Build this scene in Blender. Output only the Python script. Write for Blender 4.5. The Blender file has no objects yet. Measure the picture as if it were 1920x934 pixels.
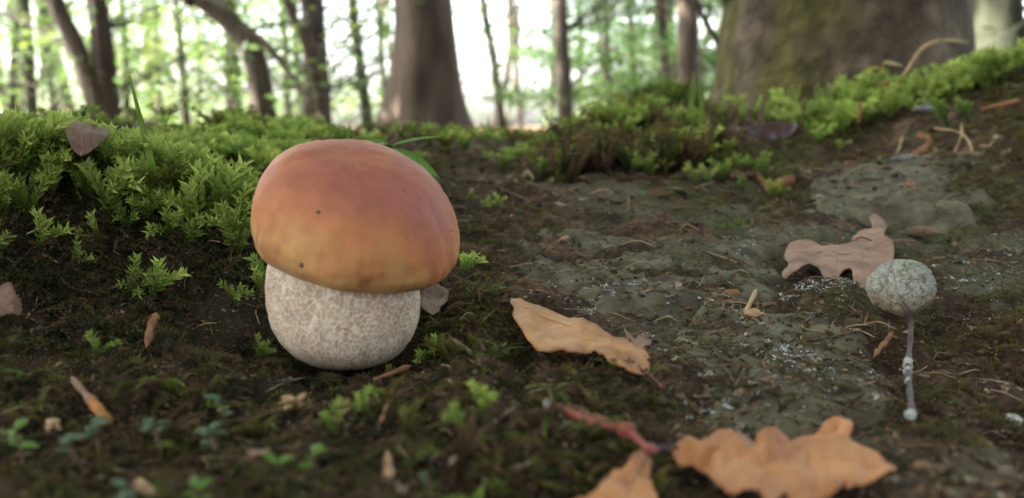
import bpy, bmesh, math, random
import numpy as np
from mathutils import Vector, Matrix, kdtree
from mathutils.geometry import delaunay_2d_cdt

random.seed(4); rng = np.random.default_rng(7)
R = math.radians
scene = bpy.context.scene
col = scene.collection

# ------------------------------------------------------------------ camera
CAM = np.array([0.0, 0.0, 0.1]); PITCH = R(8.9); FPX = 1478.0
cam_d = bpy.data.cameras.new('camera'); cam = bpy.data.objects.new('camera', cam_d); col.objects.link(cam)
cam.location = CAM; cam.rotation_euler = (R(90) - PITCH, 0, 0)
cam_d.sensor_width = 36; cam_d.lens = FPX / 1920 * 36
cam_d.clip_start = 0.01; cam_d.clip_end = 500
cam_d.dof.use_dof = True; cam_d.dof.focus_distance = 0.34; cam_d.dof.aperture_fstop = 8.5
scene.camera = cam
# ------------------------------------------------------------------ sky, sun, exposure
SUN_EL, SUN_AZ = 36, 262            # azimuth clockwise from +Y: the sun stands to the left
w = bpy.data.worlds.new('World'); scene.world = w; w.use_nodes = True
nt = w.node_tree; bg = nt.nodes['Background']
sky = nt.nodes.new('ShaderNodeTexSky'); sky.sky_type = 'NISHITA'; sky.sun_disc = False
sky.sun_elevation = R(SUN_EL); sky.sun_rotation = R(SUN_AZ)
sky.air_density = 1.0; sky.dust_density = 4.0; sky.ozone_density = 0.6
hs = nt.nodes.new('ShaderNodeHueSaturation'); hs.inputs['Saturation'].default_value = 0.36
nt.links.new(sky.outputs[0], hs.inputs['Color']); nt.links.new(hs.outputs[0], bg.inputs[0])
bg.inputs[1].default_value = 0.15
sl = bpy.data.lights.new('sun', 'SUN'); sl.energy = 4.0; sl.angle = R(0.5); sl.color = (1, .93, .8)
so = bpy.data.objects.new('sun', sl); col.objects.link(so)
sd = Vector((math.sin(R(SUN_AZ)) * math.cos(R(SUN_EL)), math.cos(R(SUN_AZ)) * math.cos(R(SUN_EL)), math.sin(R(SUN_EL))))
so.rotation_euler = sd.to_track_quat('Z', 'Y').to_euler(); so.location = sd * 30
vs = scene.view_settings
vs.view_transform = 'Standard'; vs.look = 'None'; vs.gamma = 1; vs.use_curve_mapping = False
vs.exposure = 3.4
scene.cycles.use_denoising = True
scene.cycles.max_bounces = 6; scene.cycles.diffuse_bounces = 4; scene.cycles.transmission_bounces = 4
scene.cycles.sample_clamp_indirect = 6
scene.render.film_transparent = False

# ------------------------------------------------------------------ pixel helpers (1920 x 934 photo)
Fv = np.array([0, math.cos(PITCH), -math.sin(PITCH)]); Uv = np.array([0, math.sin(PITCH), math.cos(PITCH)]); Rv = np.array([1., 0, 0])
def rays(px, py):
    px = np.asarray(px, float); py = np.asarray(py, float)
    d = Fv + ((px - 960) / FPX)[..., None] * Rv - ((py - 467) / FPX)[..., None] * Uv
    return d / d[..., 1:2]
def P(px, py, Y): return CAM + rays(px, py) * np.asarray(Y, float)[..., None]

# ------------------------------------------------------------------ noise
def _hash(i, j, k, s):
    n = (i * 374761393 + j * 668265263 + k * 2147483647 + s * 974634777) & 0xffffffff
    n = ((n ^ (n >> 13)) * 1274126177) & 0xffffffff
    n = ((n ^ (n >> 16)) * 2246822519) & 0xffffffff
    return ((n ^ (n >> 15)) & 0xffff) / 65535.0
def vnoise(x, y, z=0.0, s=0):
    x, y, z = np.broadcast_arrays(np.asarray(x, float), np.asarray(y, float), np.asarray(z, float))
    xi = np.floor(x).astype(np.int64); yi = np.floor(y).astype(np.int64); zi = np.floor(z).astype(np.int64)
    f = lambda t: t * t * t * (t * (t * 6 - 15) + 10)
    u, v, q = f(x - xi), f(y - yi), f(z - zi)
    r = 0
    for a in (0, 1):
        for b in (0, 1):
            for c in (0, 1):
                r = r + _hash(xi + a, yi + b, zi + c, s) * (u if a else 1 - u) * (v if b else 1 - v) * (q if c else 1 - q)
    return r * 2 - 1
def fbm(x, y, z=0.0, o=4, s=0):
    r = 0; a = 1.0; f = 1.0
    for k in range(o):
        r = r + a * vnoise(x * f + 13.1 * k, y * f - 7.7 * k, np.asarray(z) * f, s + k); a *= .5; f *= 2.03
    return r
def sstep(a, b, x):
    t = np.clip((x - a) / (b - a), 0, 1); return t * t * (3 - 2 * t)

# ------------------------------------------------------------------ thin plate splines
class TPS:
    def __init__(s, pts, val, lam=0.0):
        s.p = np.array(pts, float); n = len(s.p); d = s.p.shape[1]
        K = s.k(s.p) + lam * np.eye(n); A = np.zeros((n + d + 1, n + d + 1))
        A[:n, :n] = K; A[:n, n] = 1; A[:n, n + 1:] = s.p; A[n:, :n] = A[:n, n:].T
        s.c = np.linalg.solve(A, np.concatenate([val, np.zeros(d + 1)]))
    def k(s, q):
        r2 = ((q[:, None, :] - s.p[None]) ** 2).sum(-1)
        return 0.5 * r2 * np.log(r2 + 1e-12)
    def __call__(s, q):
        q = np.asarray(q, float); n = len(s.p); out = np.empty(len(q))
        for i in range(0, len(q), 40000):
            b = q[i:i + 40000]; out[i:i + 40000] = s.k(b) @ s.c[:n] + s.c[n] + b @ s.c[n + 1:]
        return out

# ground seen in the photo: (px, py, distance); the distance follows from a bank that rises behind the mushroom
G = [(0,934,.160),(400,934,.165),(800,934,.165),(1200,934,.170),(1600,934,.170),(1900,934,.175),
     (0,800,.200),(400,800,.205),(800,800,.210),(1200,800,.215),(1600,800,.220),(1900,800,.225),
     (0,690,.245),(300,690,.255),(600,690,.262),(900,690,.265),(1200,690,.270),(1600,690,.275),(1900,690,.280),
     (0,600,.285),(300,600,.295),(900,600,.315),(1200,600,.320),(1600,600,.330),(1900,600,.330),
     (0,500,.310),(300,500,.330),(900,500,.400),(1200,500,.410),(1600,500,.420),(1900,500,.400),
     (0,432,.325),(300,440,.345),(520,420,.375),(900,420,.50),(1200,420,.51),(1600,420,.52),(1900,420,.48),
     (0,372,.340),(250,378,.362),(450,365,.420),(900,345,.72),(1100,345,.64),(1300,345,.66),(1650,335,.66),(1900,340,.58),
     (0,318,.360),(250,330,.385),(450,325,.520),(620,300,.62),(1000,288,1.0),(1200,285,.78),(1450,280,.80),(1650,265,.80),(1850,270,.68),
     (0,290,.42),(250,300,.44),(500,262,.70),(700,262,.85),(900,262,1.2),
     (1150,250,.88),(1400,225,1.0),(1600,192,1.0),(1780,165,.95),(1900,140,.85),(2100,100,.8)]
gp = [tuple(P(a, b, c)) for a, b, c in G]
gp += [(-.3,.0,.005),(.3,0,.01),(0,-.1,.0),(-.6,0,.02),(.7,0,.03),(0,-1,-.05),(-2,-2,0),(2,-2,0),(0,-10,-.1),
       (-.9,.5,.085),(-.9,1.2,.09),(-.3,1.4,.07),(.1,1.9,.05),(.7,1.7,.125),(1.3,1.6,.16),(1.5,.6,.16),(2.5,2.0,.16),
       (0,3,.02),(-2,3,.03),(2,3.4,.09),(0,6,0),(-6,6,.0),(6,6,.05),(0,15,.0),(-15,15,0),(15,15,.0),(0,60,.0),(-60,40,0),(60,40,0),(-40,-30,0),(40,-30,0)]
gp = np.array(gp)
warp = lambda xy: np.stack([np.arcsinh(xy[:, 0] / .35), np.arcsinh((xy[:, 1] - .3) / .35)], 1)
_h = TPS(warp(gp[:, :2]), gp[:, 2], 1e-3)
MPX = P(654, 690, .286)[:2]
def h0(x, y): return _h(warp(np.stack([x, y], 1))) - .008 * np.exp(-((x - MPX[0]) ** 2 + (y - MPX[1] + .012) ** 2) / .036 ** 2)
def rough(x, y):
    d = np.hypot(x - .05, y - .35); near = 1 / (1 + (d / .8) ** 2)
    n = .0062 * fbm(x / .05, y / .05, o=3, s=3) + .0032 * fbm(x / .013, y / .013, o=3, s=9)
    return n * near + .05 * fbm(x / 2.2, y / 2.2, o=3, s=21) * sstep(1.6, 5, d)
def h(x, y):
    x = np.atleast_1d(np.asarray(x, float)); y = np.atleast_1d(np.asarray(y, float))
    z = h0(x, y) + rough(x, y)
    for (a, b_, dep, sg) in DENTS: z = z - dep * np.exp(-((x - a) ** 2 + (y - b_) ** 2) / sg ** 2)
    return z
DENTS = []
YS = np.concatenate([np.arange(.14, .6, .004), np.arange(.6, 1.6, .015)])
def hit(px, py):
    """where the rays through these photo pixels meet the smooth ground"""
    px = np.atleast_1d(np.asarray(px, float)); py = np.atleast_1d(np.asarray(py, float)); d = rays(px, py); out = np.full(len(px), np.nan)
    for i in range(0, len(px), 400):
        dd = d[i:i + 400]; X = dd[:, 0:1] * YS; Z = CAM[2] + dd[:, 2:3] * YS
        g = Z - h0(X.ravel(), np.broadcast_to(YS, X.shape).ravel()).reshape(X.shape)
        below = g < 0; k = np.argmax(below, 1); ok = below.any(1) & (k > 0)
        r = np.arange(len(k)); k1 = np.maximum(k, 1); a = g[r, k1 - 1]; b = g[r, k1]
        Y = YS[k1 - 1] + (YS[k1] - YS[k1 - 1]) * a / (a - b + 1e-12)
        out[i:i + 400] = np.where(ok, Y, np.nan)
    return out
def ground_at(px, py):
    Y = hit([px], [py])[0]
    if not np.isfinite(Y): Y = .9
    p = P(px, py, Y); p[2] = h([p[0]], [p[1]])[0]; return p

for a, b_, dep, sg in [(1075, 675, .014, .018), (1510, 512, .010, .014), (330, 560, .010, .02), (150, 520, .010, .03), (440, 600, .010, .02)]:
    p_ = P(a, b_, hit([a], [b_])[0]); DENTS.append((p_[0], p_[1], dep, sg))

# ------------------------------------------------------------------ object helpers
def tag(o, label=None, cat=None, group=None, kind=None):
    if label: o['label'] = label
    if cat: o['category'] = cat
    if group: o['group'] = group
    if kind: o['kind'] = kind
    return o
def empty(name, loc):
    o = bpy.data.objects.new(name, None); col.objects.link(o); o.location = Vector(loc); o.empty_display_size = .01; return o
def link(name, me, m=None, parent=None, loc=None):
    o = bpy.data.objects.new(name, me); col.objects.link(o)
    if m is not None and not me.materials: me.materials.append(m)
    if loc is not None: o.location = Vector(loc)
    if parent is not None:
        o.parent = parent
        o.matrix_parent_inverse = Matrix.Translation(-Vector(parent.location)) if loc is None else Matrix()
    return o
def np_mesh(name, V, F, C=None, smooth=True):
    """V (n,3); F (m,k) index array with one face size; C (n,3) colours"""
    V = np.asarray(V, np.float32); F = np.asarray(F, np.int32); me = bpy.data.meshes.new(name); k = F.shape[1]
    me.vertices.add(len(V)); me.vertices.foreach_set('co', V.ravel())
    me.loops.add(F.size); me.loops.foreach_set('vertex_index', F.ravel())
    me.polygons.add(len(F)); me.polygons.foreach_set('loop_start', np.arange(0, F.size, k, dtype=np.int32))
    me.polygons.foreach_set('use_smooth', np.full(len(F), smooth, bool))
    me.update(calc_edges=True)
    if C is not None:
        a = me.color_attributes.new('Col', 'FLOAT_COLOR', 'POINT')
        a.data.foreach_set('color', np.concatenate([np.asarray(C, np.float32), np.ones((len(C), 1), np.float32)], 1).ravel())
    return me
def tube_arrays(pts, rad, seg=8, cap=True):
    pts = np.asarray(pts, float); n = len(pts); rad = np.broadcast_to(np.asarray(rad, float), (n,))
    T = np.gradient(pts, axis=0); T /= np.linalg.norm(T, axis=1)[:, None] + 1e-12
    ref = np.array([0.3, 0.2, 1.]) if abs(T[0, 2]) < .8 else np.array([1., .2, 0.1]); V = []
    A = np.cross(T, ref); A /= np.linalg.norm(A, axis=1)[:, None]; B = np.cross(T, A)
    th = np.arange(seg) / seg * 2 * np.pi
    V = (pts[:, None] + rad[:, None, None] * (np.cos(th)[None, :, None] * A[:, None] + np.sin(th)[None, :, None] * B[:, None])).reshape(-1, 3)
    F = []
    for i in range(n - 1):
        for j in range(seg):
            F.append((i * seg + j, i * seg + (j + 1) % seg, (i + 1) * seg + (j + 1) % seg, (i + 1) * seg + j))
    if cap:
        V = np.concatenate([V, pts[:1] - T[:1] * rad[0] * .3, pts[-1:] + T[-1:] * rad[-1] * .3]); a, b = len(V) - 2, len(V) - 1
        for j in range(seg):
            F.append((a, (j + 1) % seg, j, j)); F.append((b, (n - 1) * seg + j, (n - 1) * seg + (j + 1) % seg, (n - 1) * seg + (j + 1) % seg))
    return V, F
def pymesh(name, V, F, smooth=True, C=None):
    me = bpy.data.meshes.new(name)
    me.from_pydata([tuple(v) for v in V], [], [tuple(dict.fromkeys(f)) for f in F]); me.validate()
    me.polygons.foreach_set('use_smooth', np.full(len(me.polygons), smooth, bool))
    if C is not None:
        a = me.color_attributes.new('Col', 'FLOAT_COLOR', 'POINT')
        a.data.foreach_set('color', np.concatenate([np.asarray(C, np.float32), np.ones((len(C), 1), np.float32)], 1).ravel())
    return me
def spline(pts, n):
    pts = np.asarray(pts, float)
    if len(pts) < 3:
        t = np.linspace(0, 1, n)[:, None]; return pts[0] * (1 - t) + pts[-1] * t
    p = np.concatenate([[2 * pts[0] - pts[1]], pts, [2 * pts[-1] - pts[-2]]]); out = []
    for t in np.linspace(0, len(pts) - 1, n):
        i = min(int(t), len(pts) - 2); u = t - i; a, b, c, d = p[i:i + 4]
        out.append(.5 * (2 * b + (c - a) * u + (2 * a - 5 * b + 4 * c - d) * u * u + (3 * b - a - 3 * c + d) * u ** 3))
    return np.array(out)

# ------------------------------------------------------------------ materials
def mat(name, c1=None, c2=None, scale=60, rough=.75, bump=0., bscale=300, bdist=.001, attr=False, trans=0., sss=0., spec=.3, detail=5, sat_var=0., streak=None):
    m = bpy.data.materials.new(name); m.use_nodes = True; t = m.node_tree; N = t.nodes; L = t.links; b = N['Principled BSDF']
    b.inputs['Roughness'].default_value = rough; b.inputs['Specular IOR Level'].default_value = spec
    tc = N.new('ShaderNodeTexCoord'); vec = tc.outputs['Object']
    if streak:
        mp = N.new('ShaderNodeMapping'); mp.inputs['Scale'].default_value = streak; L.new(vec, mp.inputs[0]); vec = mp.outputs[0]
    nz = N.new('ShaderNodeTexNoise'); nz.inputs['Scale'].default_value = scale; nz.inputs['Detail'].default_value = detail; L.new(vec, nz.inputs['Vector'])
    if attr:
        at = N.new('ShaderNodeAttribute'); at.attribute_name = 'Col'
        mx = N.new('ShaderNodeMix'); mx.data_type = 'RGBA'; mx.blend_type = 'MULTIPLY'; mx.inputs[0].default_value = 1
        rp = N.new('ShaderNodeValToRGB'); rp.color_ramp.elements[0].position = .3; rp.color_ramp.elements[1].position = .7
        v = sat_var; rp.color_ramp.elements[0].color = (1 - v,) * 3 + (1,); rp.color_ramp.elements[1].color = (1 + v,) * 3 + (1,)
        L.new(nz.outputs['Fac'], rp.inputs[0]); L.new(at.outputs['Color'], mx.inputs[6]); L.new(rp.outputs[0], mx.inputs[7]); out = mx.outputs[2]
    else:
        rp = N.new('ShaderNodeValToRGB'); rp.color_ramp.elements[0].position = .32; rp.color_ramp.elements[1].position = .68
        rp.color_ramp.elements[0].color = (*c1, 1); rp.color_ramp.elements[1].color = (*(c2 or c1), 1)
        L.new(nz.outputs['Fac'], rp.inputs[0]); out = rp.outputs[0]
    L.new(out, b.inputs['Base Color'])
    if bump:
        n2 = N.new('ShaderNodeTexNoise'); n2.inputs['Scale'].default_value = bscale; n2.inputs['Detail'].default_value = 6; L.new(vec, n2.inputs['Vector'])
        bp = N.new('ShaderNodeBump'); bp.inputs['Strength'].default_value = bump; bp.inputs['Distance'].default_value = bdist
        L.new(n2.outputs['Fac'], bp.inputs['Height']); L.new(bp.outputs[0], b.inputs['Normal'])
    if sss:
        b.inputs['Subsurface Weight'].default_value = sss; b.inputs['Subsurface Radius'].default_value = (1, .5, .25); b.inputs['Subsurface Scale'].default_value = .003
    if trans:
        tr = N.new('ShaderNodeBsdfTranslucent'); ms = N.new('ShaderNodeMixShader'); ms.inputs[0].default_value = trans
        L.new(out, tr.inputs[0]); L.new(b.outputs[0], ms.inputs[1]); L.new(tr.outputs[0], ms.inputs[2]); L.new(ms.outputs[0], N['Material Output'].inputs[0])
    return m
M = {}
M['ground'] = mat('soil', attr=True, sat_var=.5, scale=420, rough=.95, bump=.9, bscale=700, bdist=.0015, spec=.15)
M['rock'] = mat('algae_rock', (.048, .042, .030), (.145, .138, .098), scale=70, rough=.85, bump=.8, bscale=420, bdist=.0012, detail=9)
M['moss'] = mat('moss', attr=True, sat_var=.12, scale=200, rough=.6, trans=.35, spec=.25)
M['litter'] = mat('litter', attr=True, sat_var=.3, scale=700, rough=.9, spec=.15)
M['lichen'] = mat('pale_lichen', (.26, .30, .29), (.48, .52, .50), scale=600, rough=.9)
M['bark_grey'] = mat('grey_bark', (.045, .037, .03), (.10, .085, .07), scale=9, rough=.95, bump=.8, bscale=30, bdist=.02, streak=(1, 1, .35))
M['bark_dark'] = mat('dark_bark', (.026, .021, .018), (.06, .048, .042), scale=9, rough=.95, bump=.8, bscale=30, bdist=.02, streak=(1, 1, .3))
M['bark_pale'] = mat('pale_bark', (.036, .027, .021), (.11, .085, .065), scale=7, rough=.9, bump=.7, bscale=22, bdist=.02, streak=(1, 1, .35))
M['bark_moss'] = mat('mossy_bark', attr=True, sat_var=.45, scale=26, rough=.95, bump=1., bscale=30, bdist=.04, streak=(1, 1, .7), detail=9)
M['bark_green'] = mat('green_bark', (.026, .031, .02), (.06, .065, .042), scale=9, rough=.95, bump=.6, bscale=30, bdist=.02, streak=(1, 1, .3))
M['leaf_green'] = mat('beech_foliage', attr=True, sat_var=.15, scale=3, rough=.5, trans=.5, spec=.4)
M['dry_beech'] = mat('dry_beech_leaf', (.30, .115, .035), (.58, .30, .115), scale=48, rough=.55, trans=.15, bump=.5, bscale=260, bdist=.0006)
M['dry_oak'] = mat('dry_oak_leaf', (.36, .145, .055), (.56, .28, .13), scale=55, rough=.6, trans=.12, bump=.5, bscale=300, bdist=.0006)
M['grey_oak'] = mat('faded_oak_leaf', (.19, .11, .08), (.36, .225, .165), scale=70, rough=.7, trans=.08, bump=.5, bscale=300, bdist=.0006)
M['vein'] = mat('leaf_vein', (.38, .17, .07), (.52, .27, .12), scale=90, rough=.6)
M['vein_dark'] = mat('dark_vein', (.20, .11, .075), (.27, .16, .11), scale=90, rough=.7)
M['brown_leaf'] = mat('dull_brown_leaf', (.085, .052, .042), (.20, .125, .095), scale=60, rough=.7, bump=.5, bscale=300)
M['red_leaf'] = mat('dark_red_leaf', (.022, .006, .008), (.045, .012, .015), scale=60, rough=.45)
M['red_twig'] = mat('red_twig', (.16, .03, .035), (.30, .085, .07), scale=120, rough=.5, bump=.4, bscale=600, bdist=.0006)
M['brown_twig'] = mat('brown_twig', (.09, .06, .04), (.20, .14, .095), scale=160, rough=.85, bump=.6, bscale=700, bdist=.0008)
M['orange_chip'] = mat('orange_bark_chip', (.15, .068, .036), (.30, .15, .078), scale=140, rough=.8, bump=.6, bscale=600, bdist=.0008)
M['straw'] = mat('dry_straw', (.33, .23, .12), (.46, .34, .20), scale=120, rough=.7)
M['slate'] = mat('slate_chip', (.08, .085, .09), (.22, .23, .24), scale=120, rough=.7, bump=.5, bscale=500)
M['grass'] = mat('grass_blade', (.14, .25, .035), (.22, .36, .06), scale=40, rough=.5, trans=.35)
M['seedling'] = mat('seedling_leaf', (.10, .22, .04), (.17, .31, .06), scale=60, rough=.45, trans=.3)
M['seedling_dark'] = mat('dark_seedling_leaf', (.05, .10, .05), (.09, .15, .075), scale=80, rough=.5, trans=.2)
M['tan_leaflet'] = mat('tan_leaflet', (.36, .23, .12), (.52, .37, .22), scale=90, rough=.7, trans=.15)
M['yellow_leaf'] = mat('yellow_leaf', (.30, .28, .03), (.40, .34, .06), scale=50, rough=.5, trans=.3)
M['fungus'] = mat('dried_fungus', attr=True, sat_var=.2, scale=500, rough=.9, bump=.4, bscale=900, bdist=.0006)
M['dark_stalk'] = mat('dark_stalk', (.055, .04, .045), (.12, .09, .09), scale=140, rough=.6, bump=.4, bscale=600, bdist=.0006)

# ------------------------------------------------------------------ ground
def axis(lo, hi, step, end_lo, end_hi, g=1.13):
    core = list(np.arange(lo, hi, step)); a = []; s = step; x = lo
    while x > end_lo: s *= g; x -= s; a.append(x)
    b = []; s = step; x = core[-1]
    while x < end_hi: s *= g; x += s; b.append(x)
    return np.array(a[::-1] + core + b)
gx = axis(-.40, .58, .0026, -150, 150); gy = axis(.13, .85, .0026, -120, 300)
GX, GY = np.meshgrid(gx, gy); gxr, gyr = GX.ravel(), GY.ravel()
GZ = h(gxr, gyr)
nx, ny = len(gx), len(gy)
idx = np.arange(nx * ny).reshape(ny, nx)
GF = np.stack([idx[:-1, :-1], idx[:-1, 1:], idx[1:, 1:], idx[1:, :-1]], -1).reshape(-1, 4)
def proj(x, y, z):
    d = np.stack([x - CAM[0], y - CAM[1], z - CAM[2]], -1); f = d @ Fv
    return 960 + FPX * d[..., 0] / f, 467 - FPX * (d @ Uv) / f
n1 = fbm(gxr / .06, gyr / .06, o=4, s=40); n2 = fbm(gxr / .02, gyr / .02, o=4, s=50); n3 = fbm(gxr / .006, gyr / .006, o=3, s=60)
soil = np.array([.042, .028, .019]); umber = np.array([.125, .082, .058]); algae = np.array([.085, .086, .060]); olive = np.array([.055, .055, .022])
Cg = soil + (umber - soil) * sstep(-.2, .9, n2 + .5 * n3)[:, None]
alg_zone = sstep(.0, .09, gxr - .01) * sstep(.14, .22, gyr) * (1 - sstep(.62, .85, gyr))
Cg = Cg + (algae - Cg) * (alg_zone * sstep(-.35, .35, n1 + .3 * n2))[:, None]
Cg = Cg + (olive - Cg) * (.7 * sstep(.1, .7, fbm(gxr / .04, gyr / .04, o=3, s=77)))[:, None]
far = sstep(1.2, 3.0, np.hypot(gxr, gyr))
leafy = np.array([.13, .085, .05]) + np.array([.05, .03, .015]) * n1[:, None]
Cg = Cg + (leafy - Cg) * far[:, None]
shaded_soil = np.array([.024, .018, .014]); Cg = Cg + (shaded_soil - Cg) * (.75 * sstep(.03, -.06, gxr) * sstep(.9, .5, gyr) * sstep(-.5, .3, n1 + .6))[:, None]  # soil of the left bank and foreground darkened, shade put into its colour
Cg = np.clip(Cg, .008, 1)
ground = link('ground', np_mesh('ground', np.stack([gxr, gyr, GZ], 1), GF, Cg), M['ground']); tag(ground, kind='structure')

# ------------------------------------------------------------------ porcini mushroom
MY = .286; S = MY / FPX          # metres per photo pixel at the mushroom
mc = P(656, 684, MY)             # foot of the stem
mush = empty('mushroom', (mc[0], mc[1], mc[2] + .002))
tag(mush, 'stout bolete mushroom with reddish tan dome cap and fat netted white stem', 'mushroom')
# stem: lathe of the traced outline with a raised net
prof = [(-12, 8), (-9, 40), (-3, 66), (6, 84), (20, 103), (45, 122), (80, 136), (115, 142), (150, 141), (190, 136), (225, 124), (260, 112), (290, 100)]
pz = np.array([p[0] for p in prof], float); pr = np.array([p[1] for p in prof], float)
na, nz_ = 360, 200
zz = np.concatenate([[-12, -11.3], np.linspace(-10.6, 290, nz_ - 2)])
rr = np.interp(zz, pz, pr); kern = np.ones(9) / 9; rr2 = np.convolve(np.pad(rr, 4, 'edge'), kern, 'valid'); rr2[:2] = rr[:2]
TH = np.arange(na) / na * 2 * np.pi
th, zg = np.meshgrid(TH, zz); rg = np.repeat(rr2[:, None], na, 1)
rg = rg * (1 + .022 * np.cos(2 * th + .6) + .016 * np.cos(3 * th + 1.) + .014 * fbm(np.cos(th) * 2.2, np.sin(th) * 2.2, zg / 70, o=3, s=5))
cells = 2700; ct = rng.random(cells) * 2 * np.pi; cz = rng.random(cells) * 330 - 20
kd = kdtree.KDTree(cells)
for i in range(cells): kd.insert((140 * math.cos(ct[i]), 140 * math.sin(ct[i]), cz[i] * .66), i)
kd.balance()
edge = np.empty(th.size); cid = np.empty(th.size)
wx = 140 * np.cos(th).ravel() + 2.2 * vnoise(th.ravel() * 9, zg.ravel() / 11, s=1); wy = 140 * np.sin(th).ravel(); wz = zg.ravel() * .66 + 2.2 * vnoise(th.ravel() * 9, zg.ravel() / 11, s=2)
for i in range(th.size):
    a = kd.find_n((wx[i], wy[i], wz[i]), 2); edge[i] = a[1][2] - a[0][2]; cid[i] = (a[0][1] * 37 % 101) / 101
net = 1 - sstep(.25, 2.2, edge)
lowfade = .55 + .45 * sstep(-5, 60, zg.ravel())
disp = (net * 1.5 - .6) * lowfade
rg = rg.ravel() + disp
V = np.stack([rg * np.cos(th.ravel()), rg * np.sin(th.ravel()), zg.ravel()], 1) * S
V[:, 0] += -6 * S * np.sin(np.clip(zg.ravel() / 290, 0, 1) * 3)
ii = np.arange(th.size).reshape(nz_, na); jj = np.roll(ii, -1, 1)
F = np.stack([ii[:-1], jj[:-1], jj[1:], ii[1:]], -1).reshape(-1, 4)
white = np.array([.76, .70, .585]); tan = np.array([.42, .32, .23]); brown = np.array([.30, .21, .145])
pit = tan + (np.array([.52, .41, .31]) - tan) * cid[:, None]
pit = pit + (brown - pit) * (sstep(.75, 1, cid) * .6)[:, None]
nn = fbm(np.cos(th.ravel()) * 3, np.sin(th.ravel()) * 3, zg.ravel() / 50, o=3, s=15)
wmix = np.clip(net * .75 + .12 + .25 * nn, 0, 1)
C = pit + (white - pit) * wmix[:, None]
C = C + (np.array([.44, .34, .25]) - C) * (1 - sstep(-8, 22, zg.ravel()))[:, None] * .6
M['stem'] = mat('netted_stem', attr=True, sat_var=.08, scale=500, rough=.75, sss=.15, spec=.2, bump=.2, bscale=900, bdist=.0004)
stem = link('stem', np_mesh('stem', V, F, C), M['stem'], mush, (0, 0, 0))
# cap: asymmetric dome with rolled rim, tilted towards the camera and to its right
RC = 191.0
cp = [(.02, -.02), (.45, -.05), (.68, -.12), (.78, -.172), (.85, -.182), (.915, -.15), (.965, -.085), (.993, -.02), (1.0, .05), (.99, .15), (.955, .29), (.89, .43), (.79, .56), (.65, .665), (.48, .735), (.30, .772), (.14, .786), (.004, .79)]
cpts = spline(np.array([(a, 0, b) for a, b in cp]), 115)
na = 250; TH = np.arange(na) / na * 2 * np.pi
cr = cpts[:, 0][:, None]; cz_ = cpts[:, 2][:, None]
t = TH[None, :]
rim = np.exp(-((cz_ + .1) / .18) ** 2)
rimw = 1 + rim * (.020 * np.cos(3 * t + .7) + .016 * np.cos(5 * t + 2.) + .010 * np.cos(8 * t + .3) + .007 * np.cos(13 * t))
rad = cr * (1 + .012 * np.cos(2 * t + .4)) * rimw
zc = cz_ + rim * (.020 * np.cos(2 * t + 2.6) + .016 * np.cos(4 * t + .2) + .010 * np.cos(7 * t)) + 0 * t
x = rad * np.cos(t); y = rad * np.sin(t)
bn = fbm(x * 2.2, y * 2.2, zc * 2.2, o=3, s=31) * .016 + fbm(x * 9, y * 9, zc * 9, o=3, s=33) * .0048
sc_ = 1 + bn; x, y, zc = x * sc_, y * sc_, zc * (1 + bn * .8)
x = x - .15 * np.clip(zc, 0, 2) ** 1.3           # crown leans over the left flank
V = np.stack([x.ravel(), y.ravel(), zc.ravel()], 1) * RC * S
ii = np.arange(V.shape[0]).reshape(len(cpts), na); jj = np.roll(ii, -1, 1)
F = np.stack([ii[:-1], jj[:-1], jj[1:], ii[1:]], -1).reshape(-1, 4)
capm = bpy.data.materials.new('bolete_cap'); capm.use_nodes = True; t_ = capm.node_tree; N = t_.nodes; L = t_.links; b = N['Principled BSDF']
zl = zc.ravel(); xl = x.ravel(); yl = y.ravel(); ang = np.arctan2(yl, xl)
f1 = fbm(xl * 2.4, yl * 2.4, zl * 2.4, o=4, s=35); st = fbm(ang * 7, zl * 1.2, o=4, s=36) * sstep(.62, .3, zl); st2 = fbm(ang * 22, zl * 1.6, o=3, s=38)
hgt = zl * 1.08 + .10 + .15 * xl + .20 * f1 + .09 * st
cream = np.array([.60, .42, .24]); ochre = np.array([.56, .31, .125]); rust = np.array([.49, .205, .088]); wine = np.array([.31, .105, .08])
def ramp(v, stops):
    out = np.empty((len(v), 3))
    for k in range(3): out[:, k] = np.interp(v, [s[0] for s in stops], [s[1][k] for s in stops])
    return out
C = ramp(hgt, [(-.12, cream * .8), (-.02, ochre * .85), (.10, ochre), (.22, ochre * .97), (.46, rust), (.92, wine), (1.2, wine * 1.0)])
C *= (1 + .045 * st2 * sstep(.9, .3, zl) + .06 * f1)[:, None]
C = C + (rust * .62 - C) * (np.clip(sstep(.25, .7, st) * sstep(.35, .0, zl) * sstep(-.1, .0, zl), 0, 1) * .55)[:, None]
under = np.hypot(xl, yl) < .82; under &= zl < .05
C[under] = np.array([.56, .44, .27])
M['cap'] = mat('bolete_cap_skin', attr=True, sat_var=.09, scale=200, rough=.58, sss=.08, spec=.3, bump=.2, bscale=180, bdist=.0012)
cap = link('cap', np_mesh('cap', V, F, np.clip(C, .01, 1)), M['cap'], mush, (0, 0, 0))
cc = P(671, 432, MY)
cap.location = Vector(cc) - mush.location
cap.rotation_euler = (R(20), R(13), 0)
def speck(px, py, rpx, dep):
    c = P(px, py, dep); bm = bmesh.new(); bmesh.ops.create_icosphere(bm, subdivisions=2, radius=rpx * S)
    for v in bm.verts: v.co *= 1 + .3 * random.uniform(-1, 1)
    me = bpy.data.meshes.new('speck'); bm.to_mesh(me); bm.free(); o = link('speck', me, M['dark_stalk']); o.parent = cap
    return o, c
SPECKS = [(597, 398, 4), (846, 432, 3), (565, 497, 6), (757, 357, 2.2), (846, 398, 2.2)]
bpy.context.view_layer.update()
mw = cap.matrix_world.copy(); mwi = mw.inverted()
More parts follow.
